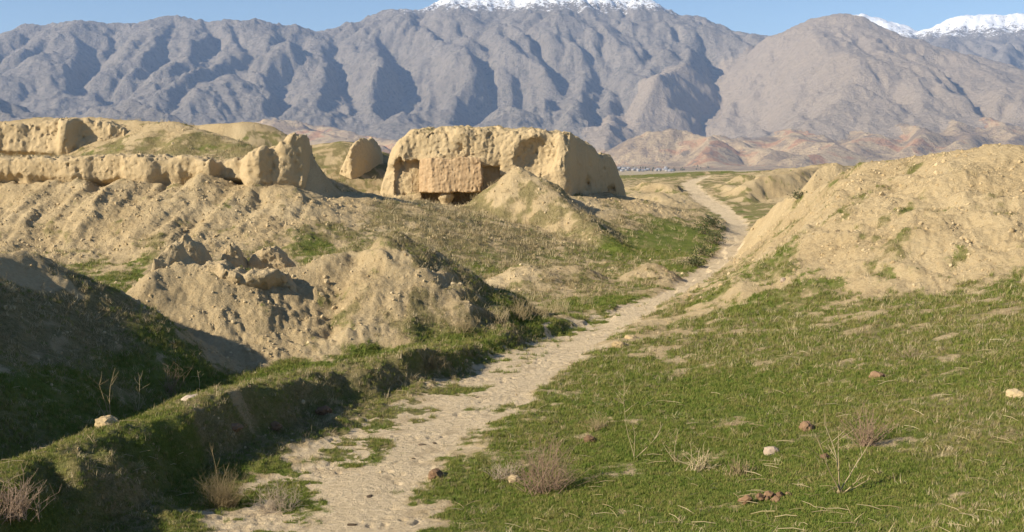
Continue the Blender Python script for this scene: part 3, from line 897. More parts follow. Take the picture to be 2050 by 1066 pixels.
# 1 left range, 2 central massif, 3 broad rounded mountain, 4 far snowy mountains, 5 foothills
c1 = crest([(-420, 120, 9700), (-150, 105, 9700), (0, 74, 9600), (45, 54, 9600), (120, 50, 9700), (250, 43, 9700), (400, 40, 9800), (480, 38, 9800), (560, 52, 9900), (640, 66, 10000), (690, 72, 10100)], 1, .5, .385)
c2 = crest([(640, 90, 10200), (690, 68, 10300), (730, 48, 10300), (790, 22, 10400), (850, 8, 10500), (930, -12, 10600), (1000, -16, 10700), (1100, -26, 10800), (1200, -22, 10800), (1280, -4, 10700), (1340, 14, 10600), (1400, 30, 10400), (1450, 68, 10200), (1492, 88, 10000), (1540, 130, 9800)], 2, .5, .43)
c4 = crest([(1500, 100, 13300), (1570, 74, 13300), (1640, 62, 13200), (1725, 30, 13000), (1768, 44, 13000), (1812, 64, 12900), (1850, 52, 12600), (1900, 36, 12500), (1945, 28, 12400), (2000, 32, 12300), (2060, 30, 12300), (2250, 40, 12200), (2500, 60, 12000)], 4, .5, .5)
c3 = crest([(1580, 62, 9000), (1612, 42, 9000), (1650, 37, 8900), (1700, 38, 8800), (1736, 50, 8700)], 3, .5, .36)

SPURS = [
    # mid, points, slope of the lit side, slope of the shaded side
    (1, [(-150, 105, 9700), (-120, 170, 8900), (-60, 240, 8000)], .45, .6), (1, [(400, 40, 9800), (345, 120, 8900), (290, 190, 8000), (250, 245, 7200)], .36, .5), (1, [(560, 52, 9900), (500, 120, 9100), (420, 205, 8000)], .36, .5),
    (1, [(200, 46, 9700), (230, 120, 8900), (170, 215, 7800)], .36, .5),
    (2, [(790, 22, 10400), (815, 100, 9200), (830, 160, 8300), (800, 235, 7400)], .42, .45), (2, [(930, -12, 10600), (960, 60, 9700), (1000, 130, 8800), (1010, 235, 7400)], .42, .45), (2, [(1100, -26, 10800), (1130, 60, 9700), (1150, 150, 8500), (1140, 245, 7300)], .4, .5),
    (2, [(1280, -4, 10700), (1275, 60, 9900), (1262, 120, 9100), (1262, 165, 8400), (1235, 220, 7700), (1215, 285, 6700)], .45, .7), (2, [(690, 68, 10300), (665, 120, 9500), (640, 190, 8500), (620, 240, 7700)], .42, .5), (2, [(1400, 30, 10400), (1425, 75, 9900), (1440, 105, 9600)], .6, .8),
    (3, [(1590, 52, 9000), (1545, 78, 8600), (1495, 97, 8300), (1450, 122, 8000), (1405, 165, 7500), (1340, 215, 6900), (1265, 290, 6100)], .5, .36), (3, [(1650, 38, 8900), (1610, 110, 8200), (1570, 175, 7400), (1510, 245, 6600)], .33, .36), (3, [(1700, 40, 8800), (1720, 110, 8000), (1700, 180, 7200), (1650, 250, 6500)], .33, .36),
    (3, [(1735, 52, 8700), (1775, 84, 8500), (1850, 98, 8300), (1900, 122, 8000), (1960, 165, 7500), (2000, 205, 7000), (2030, 245, 6700)], .36, .6), (3, [(1780, 90, 8400), (1830, 160, 7500), (1820, 245, 6600)], .33, .38), (3, [(2300, 110, 7600), (2150, 160, 7300), (2080, 180, 7000), (2000, 215, 6600), (1950, 255, 6200)], .5, .6),
    (4, [(1720, 35, 13000), (1750, 80, 12200), (1800, 110, 11300)], .5, .7), (4, [(1945, 28, 12400), (1900, 75, 11700), (1870, 120, 10800), (1900, 170, 9700)], .5, .75), (4, [(2060, 30, 12300), (2030, 90, 11400), (1990, 140, 10400), (1960, 190, 9300)], .5, .75), (4, [(2250, 40, 12200), (2180, 90, 11300), (2100, 150, 10000)], .5, .75),
    # foothills
    (5, [(430, 262, 6600), (520, 245, 6500), (600, 255, 6300), (680, 275, 5900)], .35, .5), (5, [(560, 240, 6900), (660, 258, 6600), (760, 275, 6200), (830, 295, 5700)], .35, .5), (5, [(150, 250, 6700), (250, 240, 6600), (360, 258, 6300)], .4, .5), (5, [(-80, 190, 6400), (0, 205, 6200), (50, 232, 6000), (100, 260, 5700)], .45, .6),
    (5, [(180, 235, 7000), (280, 205, 6900), (330, 225, 6700), (380, 250, 6500)], .45, .6), (5, [(1240, 300, 5900), (1300, 270, 5900), (1380, 262, 5900), (1430, 272, 5700), (1400, 310, 5300)], .45, .55), (5, [(1430, 272, 6200), (1500, 285, 5900), (1540, 298, 5400)], .45, .6), (5, [(1560, 250, 6400), (1600, 263, 6000), (1640, 288, 5500), (1560, 313, 5100)], .45, .6),
    (5, [(1680, 256, 6400), (1720, 268, 6000), (1660, 298, 5500)], .45, .55), (5, [(1760, 250, 6400), (1830, 263, 6000), (1800, 293, 5500)], .45, .55), (5, [(1870, 236, 6500), (1940, 253, 6100), (1900, 288, 5500)], .45, .55), (5, [(1950, 228, 6600), (2050, 250, 6100), (2030, 278, 5600)], .45, .55), (5, [(2150, 228, 6500), (2200, 248, 6000)], .4, .5),
]
for mid, uv, sl, sr in SPURS:
    pts = [P(*p) for p in uv]
    if mid == 5:
        add_ridge(pts, sl, sr, mid, 15)
        sub_spurs(pts, mid, 240, 340, .32, .58, 2)
    else:
        add_ridge(pts, sr, sl, mid, 40)
        if mid == 4: sub_spurs(pts, mid, 520, 640, .5, .75, 2)
sub_spurs(c4, 4, 460, 800, .5, .75, 1)
amp_m = np.clip((MZ + 40) / 500, .1, 1.2) * np.where(MID == 3, .5, 1)
MZ = MZ + amp_m * 62 * fbm2(GX / 800, GY / 800, 5, 231, .55)


def rain(Z, n, steps, seed, carve=.12, cap=6.0):
    """drops run down the slopes together, carving and dropping silt"""
    rs = np.random.RandomState(seed); nx, ny = Z.shape
    px = rs.rand(n) * (nx - 3) + 1; py = rs.rand(n) * (ny - 3) + 1
    dx = np.zeros(n); dy = np.zeros(n); sed = np.zeros(n); vel = np.ones(n); wat = np.ones(n)
    for s in range(steps):
        ix = px.astype(int); iy = py.astype(int); fx = px - ix; fy = py - iy
        a, b, c, d = Z[ix, iy], Z[ix + 1, iy], Z[ix, iy + 1], Z[ix + 1, iy + 1]
        gx_ = (b - a) * (1 - fy) + (d - c) * fy; gy_ = (c - a) * (1 - fx) + (d - b) * fx
        h0 = a * (1 - fx) * (1 - fy) + b * fx * (1 - fy) + c * (1 - fx) * fy + d * fx * fy
        dx = dx * .25 - gx_ * .75; dy = dy * .25 - gy_ * .75
        l = np.hypot(dx, dy) + 1e-9; dx /= l; dy /= l
        qx = np.clip(px + dx, 1, nx - 2.01); qy = np.clip(py + dy, 1, ny - 2.01)
        jx = qx.astype(int); jy = qy.astype(int); ux = qx - jx; uy = qy - jy
        h1 = Z[jx, jy] * (1 - ux) * (1 - uy) + Z[jx + 1, jy] * ux * (1 - uy) + Z[jx, jy + 1] * (1 - ux) * uy + Z[jx + 1, jy + 1] * ux * uy
        dh = h1 - h0
        capc = np.maximum(-dh, .3) * vel * wat * cap * .1
        dep = np.where(dh > 0, np.minimum(dh, sed), np.where(sed > capc, (sed - capc) * .1, -np.minimum((capc - sed) * carve, -dh * .5)))
        dep = np.where((px < 3) | (py < 3) | (px > nx - 4) | (py > ny - 4), 0, np.clip(dep, -3, 3))
        sed -= dep
        for (ox, oy, w) in ((0, 0, (1 - fx) * (1 - fy)), (1, 0, fx * (1 - fy)), (0, 1, (1 - fx) * fy), (1, 1, fx * fy)):
            np.add.at(Z, (ix + ox, iy + oy), dep * w)
        vel = np.sqrt(np.maximum(.1, vel * vel - dh * .02)); vel = np.minimum(vel, 4); wat *= .98
        px, py = qx, qy
    return Z


for k_ in range(3):
    MZ = rain(MZ, 60000, 50, 300 + k_)


def bil(F, x, y):
    i = np.clip((x - MX0) / MH, 0, F.shape[0] - 1.001); j = np.clip((y - MY0) / MH, 0, F.shape[1] - 1.001)
    a = i.astype(int); b = j.astype(int); fx = i - a; fy = j - b
    fx = fx * fx * (3 - 2 * fx) * .5 + fx * .5; fy = fy * fy * (3 - 2 * fy) * .5 + fy * .5
    return F[a, b] * (1 - fx) * (1 - fy) + F[a + 1, b] * fx * (1 - fy) + F[a, b + 1] * (1 - fx) * fy + F[a + 1, b + 1] * fx * fy


def carve(pts, s_w, s_e):
    """cut a ravine into the slope (x, y, depth); its western wall, which looks away from the sun, is the steeper"""
    dm = max(p[2] for p in pts) / s_e + 150
    xs = [p[0] for p in pts]; ys = [p[1] for p in pts]
    i0 = max(0, int((min(xs) - dm - MX0) / MH)); i1 = min(len(mgx), int((max(xs) + dm - MX0) / MH) + 1)
    j0 = max(0, int((min(ys) - dm - MY0) / MH)); j1 = min(len(mgy), int((max(ys) + dm - MY0) / MH) + 1)
    if i1 <= i0 or j1 <= j0: return
    s_ = (slice(i0, i1), slice(j0, j1))
    X_, Y_ = GX[s_] + .35 * warpx[s_], GY[s_] + .35 * warpy[s_]
    cut = np.zeros(X_.shape)
    for a, b in zip(pts[:-1], pts[1:]):
        east = (b[1] - a[1]) < 0                      # runs towards the viewer: its left hand is east
        cut = np.maximum(cut, ridge(X_, Y_, [a, b], s_e if east else s_w, s_w if east else s_e, 6.))
    MZ[s_] -= cut


def face_point(u, v):
    d = ray(u, v); Y_ = np.arange(4600., 13500., 20.); s_ = Y_ / d[1]
    z_ = bil(MZ, d[0] * s_, Y_); k = np.argmax(CAM_Z + d[2] * s_ < z_)
    return d[0] * s_[k], Y_[k], z_[k]


RAVINES = [
    # points in the photograph, depth in metres, slope of the dark wall, slope of the sunny wall
    ([(150, 62), (186, 88), (182, 115), (160, 145), (148, 190)], 134, 1.19, .4), ([(345, 52), (330, 85), (318, 105), (300, 130), (270, 165), (250, 190)], 134, 1.19, .42), ([(405, 48), (432, 68), (415, 88), (385, 115), (350, 140), (310, 165)], 116, 1.19, .4),
    ([(470, 66), (505, 104), (470, 118), (430, 138), (380, 165), (330, 195)], 126, 1.19, .42), ([(545, 60), (578, 80), (540, 100)], 98, 1.12, .4), ([(590, 88), (608, 112), (585, 135), (560, 165), (566, 200), (540, 230)], 134, 1.19, .42), ([(95, 80), (50, 118), (10, 135), (-30, 150)], 98, 1.12, .5), ([(170, 160), (215, 190), (240, 215)], 98, 1.12, .4),
    ([(660, 100), (690, 130), (680, 170), (650, 215)], 150, 1.12, .42), ([(770, 85), (806, 122), (800, 150), (785, 190), (768, 222)], 337, 1.44, .5), ([(950, 95), (985, 135), (985, 165), (955, 205), (925, 242)], 312, 1.38, .5), ([(1415, 85), (1440, 118), (1405, 150), (1350, 190), (1300, 225), (1262, 265)], 537, 1.19, .45),
    ([(830, 40), (890, 72), (905, 90)], 137, 1.06, .4), ([(925, 48), (965, 68), (980, 88)], 137, 1.06, .4), ([(1075, 90), (1115, 130), (1122, 165), (1100, 215)], 187, 1.19, .42), ([(1150, 70), (1190, 105), (1205, 140), (1195, 200), (1190, 250)], 175, 1.19, .42), ([(1030, 120), (1045, 160), (1035, 215)], 125, 1.12, .42),
    ([(1235, 150), (1262, 200), (1240, 250)], 187, 1.19, .45), ([(1010, 60), (1050, 85), (1060, 110)], 112, 1.06, .4), ([(700, 150), (715, 190), (705, 230)], 112, 1.12, .4), ([(860, 110), (880, 160), (870, 215)], 87, 1.00, .4),
    ([(1480, 125), (1500, 165), (1490, 200)], 75, 0.88, .35), ([(1515, 130), (1540, 180), (1565, 215), (1555, 255)], 100, 0.94, .35), ([(1720, 80), (1750, 115)], 75, 0.88, .3), ([(1700, 165), (1770, 190), (1790, 205)], 75, 0.88, .3), ([(1780, 90), (1850, 110), (1930, 155), (1960, 190)], 162, 1.12, .4), ([(1600, 160), (1620, 200), (1600, 245)], 62, 0.88, .35), ([(1880, 150), (1930, 180), (1950, 195)], 112, 1.06, .4), ([(1960, 200), (2000, 230), (2010, 240)], 125, 1.12, .4),
]
_rv = []
for uv, D, sw, se in RAVINES:
    q = [face_point(u, v) for u, v in uv]; n_ = len(q)
    _rv.append(([(p[0], p[1], D * min(1, .3 + 1.4 * i / (n_ - 1), 1.45 - 1.1 * i / (n_ - 1))) for i, p in enumerate(q)], sw, se))
for q, sw, se in _rv:
    carve(q, sw, se)
# lesser gullies run down from random places on the slopes
SM = MZ.copy()
for _ in range(6):
    SM[1:-1, 1:-1] = .25 * (SM[:-2, 1:-1] + SM[2:, 1:-1] + SM[1:-1, :-2] + SM[1:-1, 2:])
DX, DY = np.gradient(SM, MH)
for g_ in range(480):
    x_, y_ = MRS.uniform(-4600, 5600), MRS.uniform(5600, 11500)
    i_, j_ = int((x_ - MX0) / MH), int((y_ - MY0) / MH)
    md = MID[i_, j_]
    if SM[i_, j_] < 150 or md == 5 or False: continue
    D = MRS.uniform(12, 55) * (.9 if md == 3 else 1); L_ = int(MRS.uniform(5, 15)); q = []
    for k_ in range(L_):
        i_, j_ = int((x_ - MX0) / MH), int((y_ - MY0) / MH)
        if not (2 < i_ < len(mgx) - 3 and 2 < j_ < len(mgy) - 3): break
        q.append((x_, y_, D * min(1., .1 + 1.6 * k_ / L_, 1.6 - 1.5 * k_ / L_)))
        gx_, gy_ = DX[i_, j_] + MRS.uniform(-.14, .14), DY[i_, j_] + MRS.uniform(-.1, .1); l_ = math.hypot(gx_, gy_) + 1e-6
        x_ -= gx_ / l_ * 95; y_ -= gy_ / l_ * 95
    if len(q) > 3:
        carve(q, .95 if md != 3 else .85, .42)
for g_ in range(420):
    x_, y_ = MRS.uniform(-3000, 3400), MRS.uniform(4900, 6900)
    i_, j_ = int((x_ - MX0) / MH), int((y_ - MY0) / MH)
    if MID[i_, j_] != 5 or SM[i_, j_] < 40: continue
    D = MRS.uniform(10, 32); L_ = int(MRS.uniform(4, 9)); q = []
    for k_ in range(L_):
        i_, j_ = int((x_ - MX0) / MH), int((y_ - MY0) / MH)
        q.append((x_, y_, D * min(1., .1 + 1.6 * k_ / L_, 1.6 - 1.5 * k_ / L_)))
        gx_, gy_ = DX[i_, j_] + MRS.uniform(-.14, .14), DY[i_, j_] + MRS.uniform(-.1, .1); l_ = math.hypot(gx_, gy_) + 1e-6
        x_ -= gx_ / l_ * 55; y_ -= gy_ / l_ * 55
    carve(q, .95, .45)


MZ = rain(MZ, 40000, 40, 310)
# soften single-cell spikes
S = MZ.copy(); S[1:-1, 1:-1] = .5 * MZ[1:-1, 1:-1] + .125 * (MZ[:-2, 1:-1] + MZ[2:, 1:-1] + MZ[1:-1, :-2] + MZ[1:-1, 2:])
MZ = S


ma = np.radians(np.linspace(-30.5, 31, 880)); mr = np.geomspace(4500, 14000, 350)
MA, MR = np.meshgrid(ma, mr)
mx, my = (np.sin(MA) * MR).ravel(), (np.cos(MA) * MR).ravel()
mx = np.clip(mx, MX0, MX1 - MH); my = np.clip(my, MY0, MY1 - MH)
mz = bil(MZ, mx, my)
mi = MID[np.clip(((mx - MX0) / MH).astype(int), 0, len(mgx) - 1), np.clip(((my - MY0) / MH).astype(int), 0, len(mgy) - 1)]
am = np.clip((mz + 10) / 300, .05, 1) * np.where(mi == 3, .75, 1)
mz = mz + am * (10 * (1 - 2 * np.abs(n2(mx / 120, my / 120, 251))) * (.5 + n2(mx / 600, my / 600, 255)) + 16 * (1 - 2 * np.abs(n2(mx / 230, my / 230, 256))) ** 3 + 8 * (1 - 2 * np.abs(n2(mx / 52, my / 52, 252))) + 4 * n2(mx / 22, my / 22, 253))
MV = np.stack([mx, my, mz], 1)
mn, mc = MA.shape
mii = np.arange(mn * mc).reshape(mn, mc)
MQ = np.stack([mii[:-1, :-1], mii[1:, :-1], mii[1:, 1:], mii[:-1, 1:]], -1).reshape(-1, 4)


def mountain_material():
    m, nt, b = nodes_of("mountain_rock"); T = NT(nt); p = T.pos()
    foot, snowy = T.attr("foot"), T.attr("snow")
    sep = T.n("ShaderNodeSeparateXYZ"); T.l(p, sep.inputs[0]); z = sep.outputs[2]
    a = T.noise(p, .0022, 6, .65); c = T.noise(p, .012, 8, .75); d = T.noise(p, .05, 5, .7)
    rock = T.ramp(T.math('ADD', T.math('MULTIPLY', a, .45), T.math('MULTIPLY', c, .55)), [(.32, (.165, .142, .118)), (.5, (.23, .20, .168)), (.68, (.285, .25, .212))])
    rock = T.mix(T.mapr(T.noise(p, .028, 6, .75), .48, .66), rock, (.12, .112, .09))
    rock = T.mix(T.attr("warm"), rock, T.mix(.5, rock, (.40, .315, .225)))
    # clay hills at the foot: cream, ochre and red earth
    e = T.noise(p, .0042, 4, .6, .6)
    clay = T.ramp(e, [(.34, (.24, .18, .125)), (.46, (.36, .27, .17)), (.53, (.47, .36, .22)), (.60, (.42, .235, .125)), (.70, (.29, .205, .135))])
    clay = T.mix(T.mapr(c, .5, .66), clay, (.21, .165, .12))
    col = T.mix(T.mapr(T.math('ADD', foot, T.math('MULTIPLY', T.math('SUBTRACT', a, .5), .9)), .35, .65), rock, clay)
    # snow on the high ground
    nrm = T.n("ShaderNodeNewGeometry").outputs["Normal"]
    sn = T.n("ShaderNodeSeparateXYZ"); T.l(nrm, sn.inputs[0])
    sf = T.math('ADD', snowy, T.math('ADD', T.math('MULTIPLY', T.math('SUBTRACT', c, .5), 2.2), T.math('MULTIPLY', T.math('SUBTRACT', d, .5), 1.8)))
    sf = T.math('MULTIPLY', sf, T.mapr(snowy, .02, .2))
    col = T.mix(T.mapr(sf, .45, .6), col, (.82, .84, .88))
    T.l(col, b.inputs["Base Color"])
    T.l(T.bump(T.math('ADD', c, T.math('MULTIPLY', d, .6)), 1.0, 28.), b.inputs["Normal"])
    return m


M_MOUNT = mountain_material()
foot = np.where(mi == 5, 1.0, 0.0) * 1.0
foot = np.maximum(foot, sstep(170, 40, mz) * .9) * sstep(-2600, -1200, mx)
uang = mx / my
snowline = np.where(mi == 4, 1560., np.where(mi == 2, 1500., 1e5))
snow = np.where(mi == 4, sstep(1180, 1680, mz), np.where(mi == 2, sstep(1250, 1640, mz) * sstep(-.17, -.07, uang) * (1 - .8 * sstep(.14, .2, uang)), 0))
MN = {1: "blue-grey mountain range with shaded gullies on the far left", 2: "highest central massif with snow along its crest and dark ravines", 3: "broad smooth brownish mountain beside the snowy summits", 4: "far snow-capped mountain chain at the right edge", 5: "low cream and orange clay foothills below the mountains", 0: "pale valley floor under the foothills"}
mq = mi[MQ[:, 0]]
for k_ in range(6):
    q = MQ[mq == k_]
    if not len(q): continue
    used, inv = np.unique(q, return_inverse=True)
    nm = {5: "foothills", 0: "valley_floor"}.get(k_, "mountain")
    me = mesh_np(nm, MV[used], inv.reshape(-1, 4)[:, ::-1], attrs={"foot": foot[used], "snow": snow[used], "warm": (mi[used] == 3).astype(float)})
    tag(link(nm, me, M_MOUNT), MN[k_], kind="structure")

# ------------------------------------------------------------------ air
def box_mesh(name, lo, hi):
    v = [(x, y, z) for x in (lo[0], hi[0]) for y in (lo[1], hi[1]) for z in (lo[2], hi[2])]
    f = [(0, 1, 3, 2), (4, 6, 7, 5), (0, 4, 5, 1), (2, 3, 7, 6), (0, 2, 6, 4), (1, 5, 7, 3)]
    return mesh_np(name, np.array(v), np.array(f), smooth=False)


hz = bpy.data.materials.new("haze_air"); hz.use_nodes = True
hn = hz.node_tree; hn.nodes.remove(hn.nodes["Principled BSDF"])
pv = hn.nodes.new("ShaderNodeVolumePrincipled")
pv.inputs["Color"].default_value = (.40, .60, 1.0, 1)
pv.inputs["Density"].default_value = 3.7e-5
pv.inputs["Anisotropy"].default_value = 0.0
hn.links.new(pv.outputs[0], hn.nodes["Material Output"].inputs["Volume"])
tag(link("haze", box_mesh("haze", (-23000, -23000, -60), (23000, 23000, float(mz.max()) + 40)), hz), "thin bluish valley haze in front of the mountains", kind="stuff")

#===DETAILS===
# ------------------------------------------------------------------ scatter: grass, clods, straw
def scatter(name, pts, rot, scl, src, label, kind="stuff"):
    me = mesh_np(name, pts, attrs={"rot": rot, "scl": scl})
    o = link(name, me)
    ng = bpy.data.node_groups.new(name + "_scatter", 'GeometryNodeTree')
    ng.interface.new_socket("Geometry", in_out='INPUT', socket_type='NodeSocketGeometry')
    ng.interface.new_socket("Geometry", in_out='OUTPUT', socket_type='NodeSocketGeometry')
    gi = ng.nodes.new("NodeGroupInput"); go = ng.nodes.new("NodeGroupOutput")
    oi = ng.nodes.new("GeometryNodeObjectInfo"); oi.inputs[0].default_value = src; oi.transform_space = 'ORIGINAL'
    ip = ng.nodes.new("GeometryNodeInstanceOnPoints")
    a1 = ng.nodes.new("GeometryNodeInputNamedAttribute"); a1.data_type = 'FLOAT_VECTOR'; a1.inputs[0].default_value = "rot"
    a2 = ng.nodes.new("GeometryNodeInputNamedAttribute"); a2.data_type = 'FLOAT'; a2.inputs[0].default_value = "scl"
    ng.links.new(gi.outputs[0], ip.inputs["Points"]); ng.links.new(oi.outputs["Geometry"], ip.inputs["Instance"])
    ng.links.new(a1.outputs[0], ip.inputs["Rotation"]); ng.links.new(a2.outputs[0], ip.inputs["Scale"])
    ng.links.new(ip.outputs[0], go.inputs[0])
    md = o.modifiers.new("scatter", 'NODES'); md.node_group = ng
    return tag(o, label, kind=kind)


def blade_material(name, stops, trans=.25):
    m, nt, b = nodes_of(name); T = NT(nt)
    oi = T.n("ShaderNodeObjectInfo"); p = T.pos()
    f = T.math('ADD', T.math('MULTIPLY', oi.outputs["Random"], .55), T.math('MULTIPLY', T.noise(p, .9, 3), .45))
    c = T.ramp(f, stops); T.l(c, b.inputs["Base Color"])
    tr = T.n("ShaderNodeBsdfTranslucent"); T.l(c, tr.inputs[0])
    mx_ = T.n("ShaderNodeMixShader"); mx_.inputs[0].default_value = trans
    T.l(b.outputs[0], mx_.inputs[1]); T.l(tr.outputs[0], mx_.inputs[2])
    T.l(mx_.outputs[0], nt.nodes["Material Output"].inputs["Surface"])
    return m


M_FRESH = blade_material("fresh_grass", [(.2, (.12, .165, .03)), (.45, (.19, .225, .048)), (.62, (.25, .24, .068)), (.8, (.34, .28, .12))])
M_STRAW = blade_material("dry_straw", [(.2, (.29, .225, .12)), (.5, (.44, .35, .195)), (.8, (.58, .48, .30))], .2)
M_TWIG = blade_material("grey_twig", [(.2, (.24, .17, .11)), (.5, (.34, .26, .18)), (.8, (.46, .38, .28))], .1)
M_PINK = blade_material("pinkish_twig", [(.2, (.27, .18, .12)), (.5, (.38, .27, .19)), (.8, (.48, .36, .26))], .1)
M_BUSH = blade_material("grey_green_leaf", [(.2, (.06, .075, .03)), (.5, (.09, .10, .045)), (.8, (.14, .14, .07))], .2)


def tuft_mesh(name, n, spread, hmin, hmax, width, lean, rs):
    v = []; t = []
    for i in range(n):
        a = rs.rand() * 6.283; r = spread * math.sqrt(rs.rand()); h = hmin + (hmax - hmin) * rs.rand()
        b = rs.rand() * 6.283; ln = lean * (.3 + rs.rand()) * h
        x, y = r * cos(a), r * sin(a); wx_, wy_ = width * .5 * cos(b + 1.57), width * .5 * sin(b + 1.57)
        mx_, my_ = x + ln * .35 * cos(b), y + ln * .35 * sin(b); tx_, ty_ = x + ln * cos(b), y + ln * sin(b)
        k = len(v)
        v += [(x - wx_, y - wy_, -.01), (x + wx_, y + wy_, -.01), (mx_ + wx_ * .8, my_ + wy_ * .8, h * .6), (mx_ - wx_ * .8, my_ - wy_ * .8, h * .6), (tx_, ty_, h)]
        t += [(k, k + 1, k + 2), (k, k + 2, k + 3), (k + 3, k + 2, k + 4)]
    return mesh_np(name, np.array(v), None, np.array(t), smooth=False)


def clod_mesh(name, seed, sub=2, flat=.7, rough=.28):
    import bmesh
    bm = bmesh.new(); bmesh.ops.create_icosphere(bm, subdivisions=sub, radius=1)
    c = np.array([q.co[:] for q in bm.verts])
    d = 1 + rough * n3(c[:, 0] * 1.1, c[:, 1] * 1.1, c[:, 2] * 1.1, seed) + rough * .8 * np.abs(n3(c[:, 0] * 2.3, c[:, 1] * 2.3, c[:, 2] * 2.3, seed + 1)) + rough * .4 * n3(c[:, 0] * 4.5, c[:, 1] * 4.5, c[:, 2] * 4.5, seed + 2)
    c = c * d[:, None] * np.array([1, .82, flat])
    for q, p in zip(bm.verts, c): q.co = p
    me = bpy.data.meshes.new(name); bm.to_mesh(me); bm.free()
    return me


def clod_material(name, a, b_, c_):
    m, nt, b = nodes_of(name); T = NT(nt); p = T.pos()
    f = T.math('ADD', T.math('MULTIPLY', T.noise(p, 14, 5, .65), .6), T.math('MULTIPLY', T.n("ShaderNodeObjectInfo").outputs["Random"], .4))
    T.l(T.ramp(f, [(.25, a), (.5, b_), (.75, c_)]), b.inputs["Base Color"])
    T.l(T.bump(T.noise(p, 40, 4, .7), .6, .02), b.inputs["Normal"])
    return m


M_CLOD = clod_material("earth_clod", EARTH_B, EARTH_A, EARTH_C)
rs = np.random.RandomState(77)


def cand(n, r0, r1, spread=27.5):
    a = np.radians((rs.rand(n) * 2 - 1) * spread); r = np.exp(np.log(r0) + rs.rand(n) * math.log(r1 / r0))
    return np.sin(a) * r, np.cos(a) * r, r


# fresh and olive grass
x, y, r = cand(250000, 8.5, 62)
z, g, d, ro, pa, tg = ground_at(x, y)
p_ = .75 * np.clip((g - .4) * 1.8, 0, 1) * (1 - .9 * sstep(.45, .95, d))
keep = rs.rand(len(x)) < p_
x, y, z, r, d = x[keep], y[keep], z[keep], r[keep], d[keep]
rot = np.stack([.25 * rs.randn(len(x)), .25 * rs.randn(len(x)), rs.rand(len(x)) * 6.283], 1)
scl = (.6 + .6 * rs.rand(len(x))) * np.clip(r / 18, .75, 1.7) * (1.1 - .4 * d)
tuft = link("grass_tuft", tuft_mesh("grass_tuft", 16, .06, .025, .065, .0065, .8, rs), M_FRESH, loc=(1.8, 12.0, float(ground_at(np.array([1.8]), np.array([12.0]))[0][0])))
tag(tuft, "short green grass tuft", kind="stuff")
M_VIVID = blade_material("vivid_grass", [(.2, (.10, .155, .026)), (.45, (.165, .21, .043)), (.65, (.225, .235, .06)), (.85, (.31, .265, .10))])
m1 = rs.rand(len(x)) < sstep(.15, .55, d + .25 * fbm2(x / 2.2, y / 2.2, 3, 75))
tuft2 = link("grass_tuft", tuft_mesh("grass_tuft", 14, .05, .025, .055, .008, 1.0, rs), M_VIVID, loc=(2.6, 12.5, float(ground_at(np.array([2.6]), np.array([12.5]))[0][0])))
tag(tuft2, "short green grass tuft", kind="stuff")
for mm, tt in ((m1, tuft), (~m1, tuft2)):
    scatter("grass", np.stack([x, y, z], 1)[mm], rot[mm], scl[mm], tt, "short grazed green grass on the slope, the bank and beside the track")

# dry grass
x, y, r = cand(150000, 9, 85)
z, g, d, ro, pa, tg = ground_at(x, y)
keep = rs.rand(len(x)) < np.clip((g - .15) * 1.3, 0, 1) * np.clip((d - .2) * 1.0, 0, 1) * (1 - pa) * np.where(r < 24, .42, .7)
x, y, z, r = x[keep], y[keep], z[keep], r[keep]
straw = link("dry_grass_tuft", tuft_mesh("dry_grass_tuft", 11, .06, .03, .10, .006, .9, rs), M_STRAW, loc=(3.2, 13.0, float(ground_at(np.array([3.2]), np.array([13.0]))[0][0])))
tag(straw, "small tuft of dry grass", kind="stuff")
scatter("dry_grass", np.stack([x, y, z], 1), np.stack([.3 * rs.randn(len(x)), .3 * rs.randn(len(x)), rs.rand(len(x)) * 6.283], 1), (.6 + .7 * rs.rand(len(x))) * np.clip(r / 22, .8, 2.6), straw, "dry straw-coloured grass between the green and on the mounds")

# straw litter lying flat on the grass
x, y, r = cand(2600, 9, 26)
z, g, d, ro, pa, tg = ground_at(x, y)
keep = (g > .5) & (rs.rand(len(x)) < .35)
x, y, z = x[keep], y[keep], z[keep]
stalk = link("straw_stalk", mesh_np("straw_stalk", np.array([(-.13, -.003, .0), (-.13, .003, .0), (-.13, 0, .006), (.13, -.002, .012), (.13, .002, .012), (.13, 0, .016), (0, -.003, .02), (0, .003, .02), (0, 0, .026)]),
             np.array([(0, 1, 7, 6), (1, 2, 8, 7), (2, 0, 6, 8), (6, 7, 4, 3), (7, 8, 5, 4), (8, 6, 3, 5)]), smooth=False), M_STRAW, loc=(3.6, 12.4, float(ground_at(np.array([3.6]), np.array([12.4]))[0][0]) + .03))
tag(stalk, "single dry straw lying in the grass", kind="stuff")
scatter("straw_litter", np.stack([x, y, z + .03], 1), np.stack([.15 * rs.randn(len(x)), .15 * rs.randn(len(x)), rs.rand(len(x)) * 6.283], 1), .4 + .9 * rs.rand(len(x)), stalk, "dry straws lying about in the short grass")

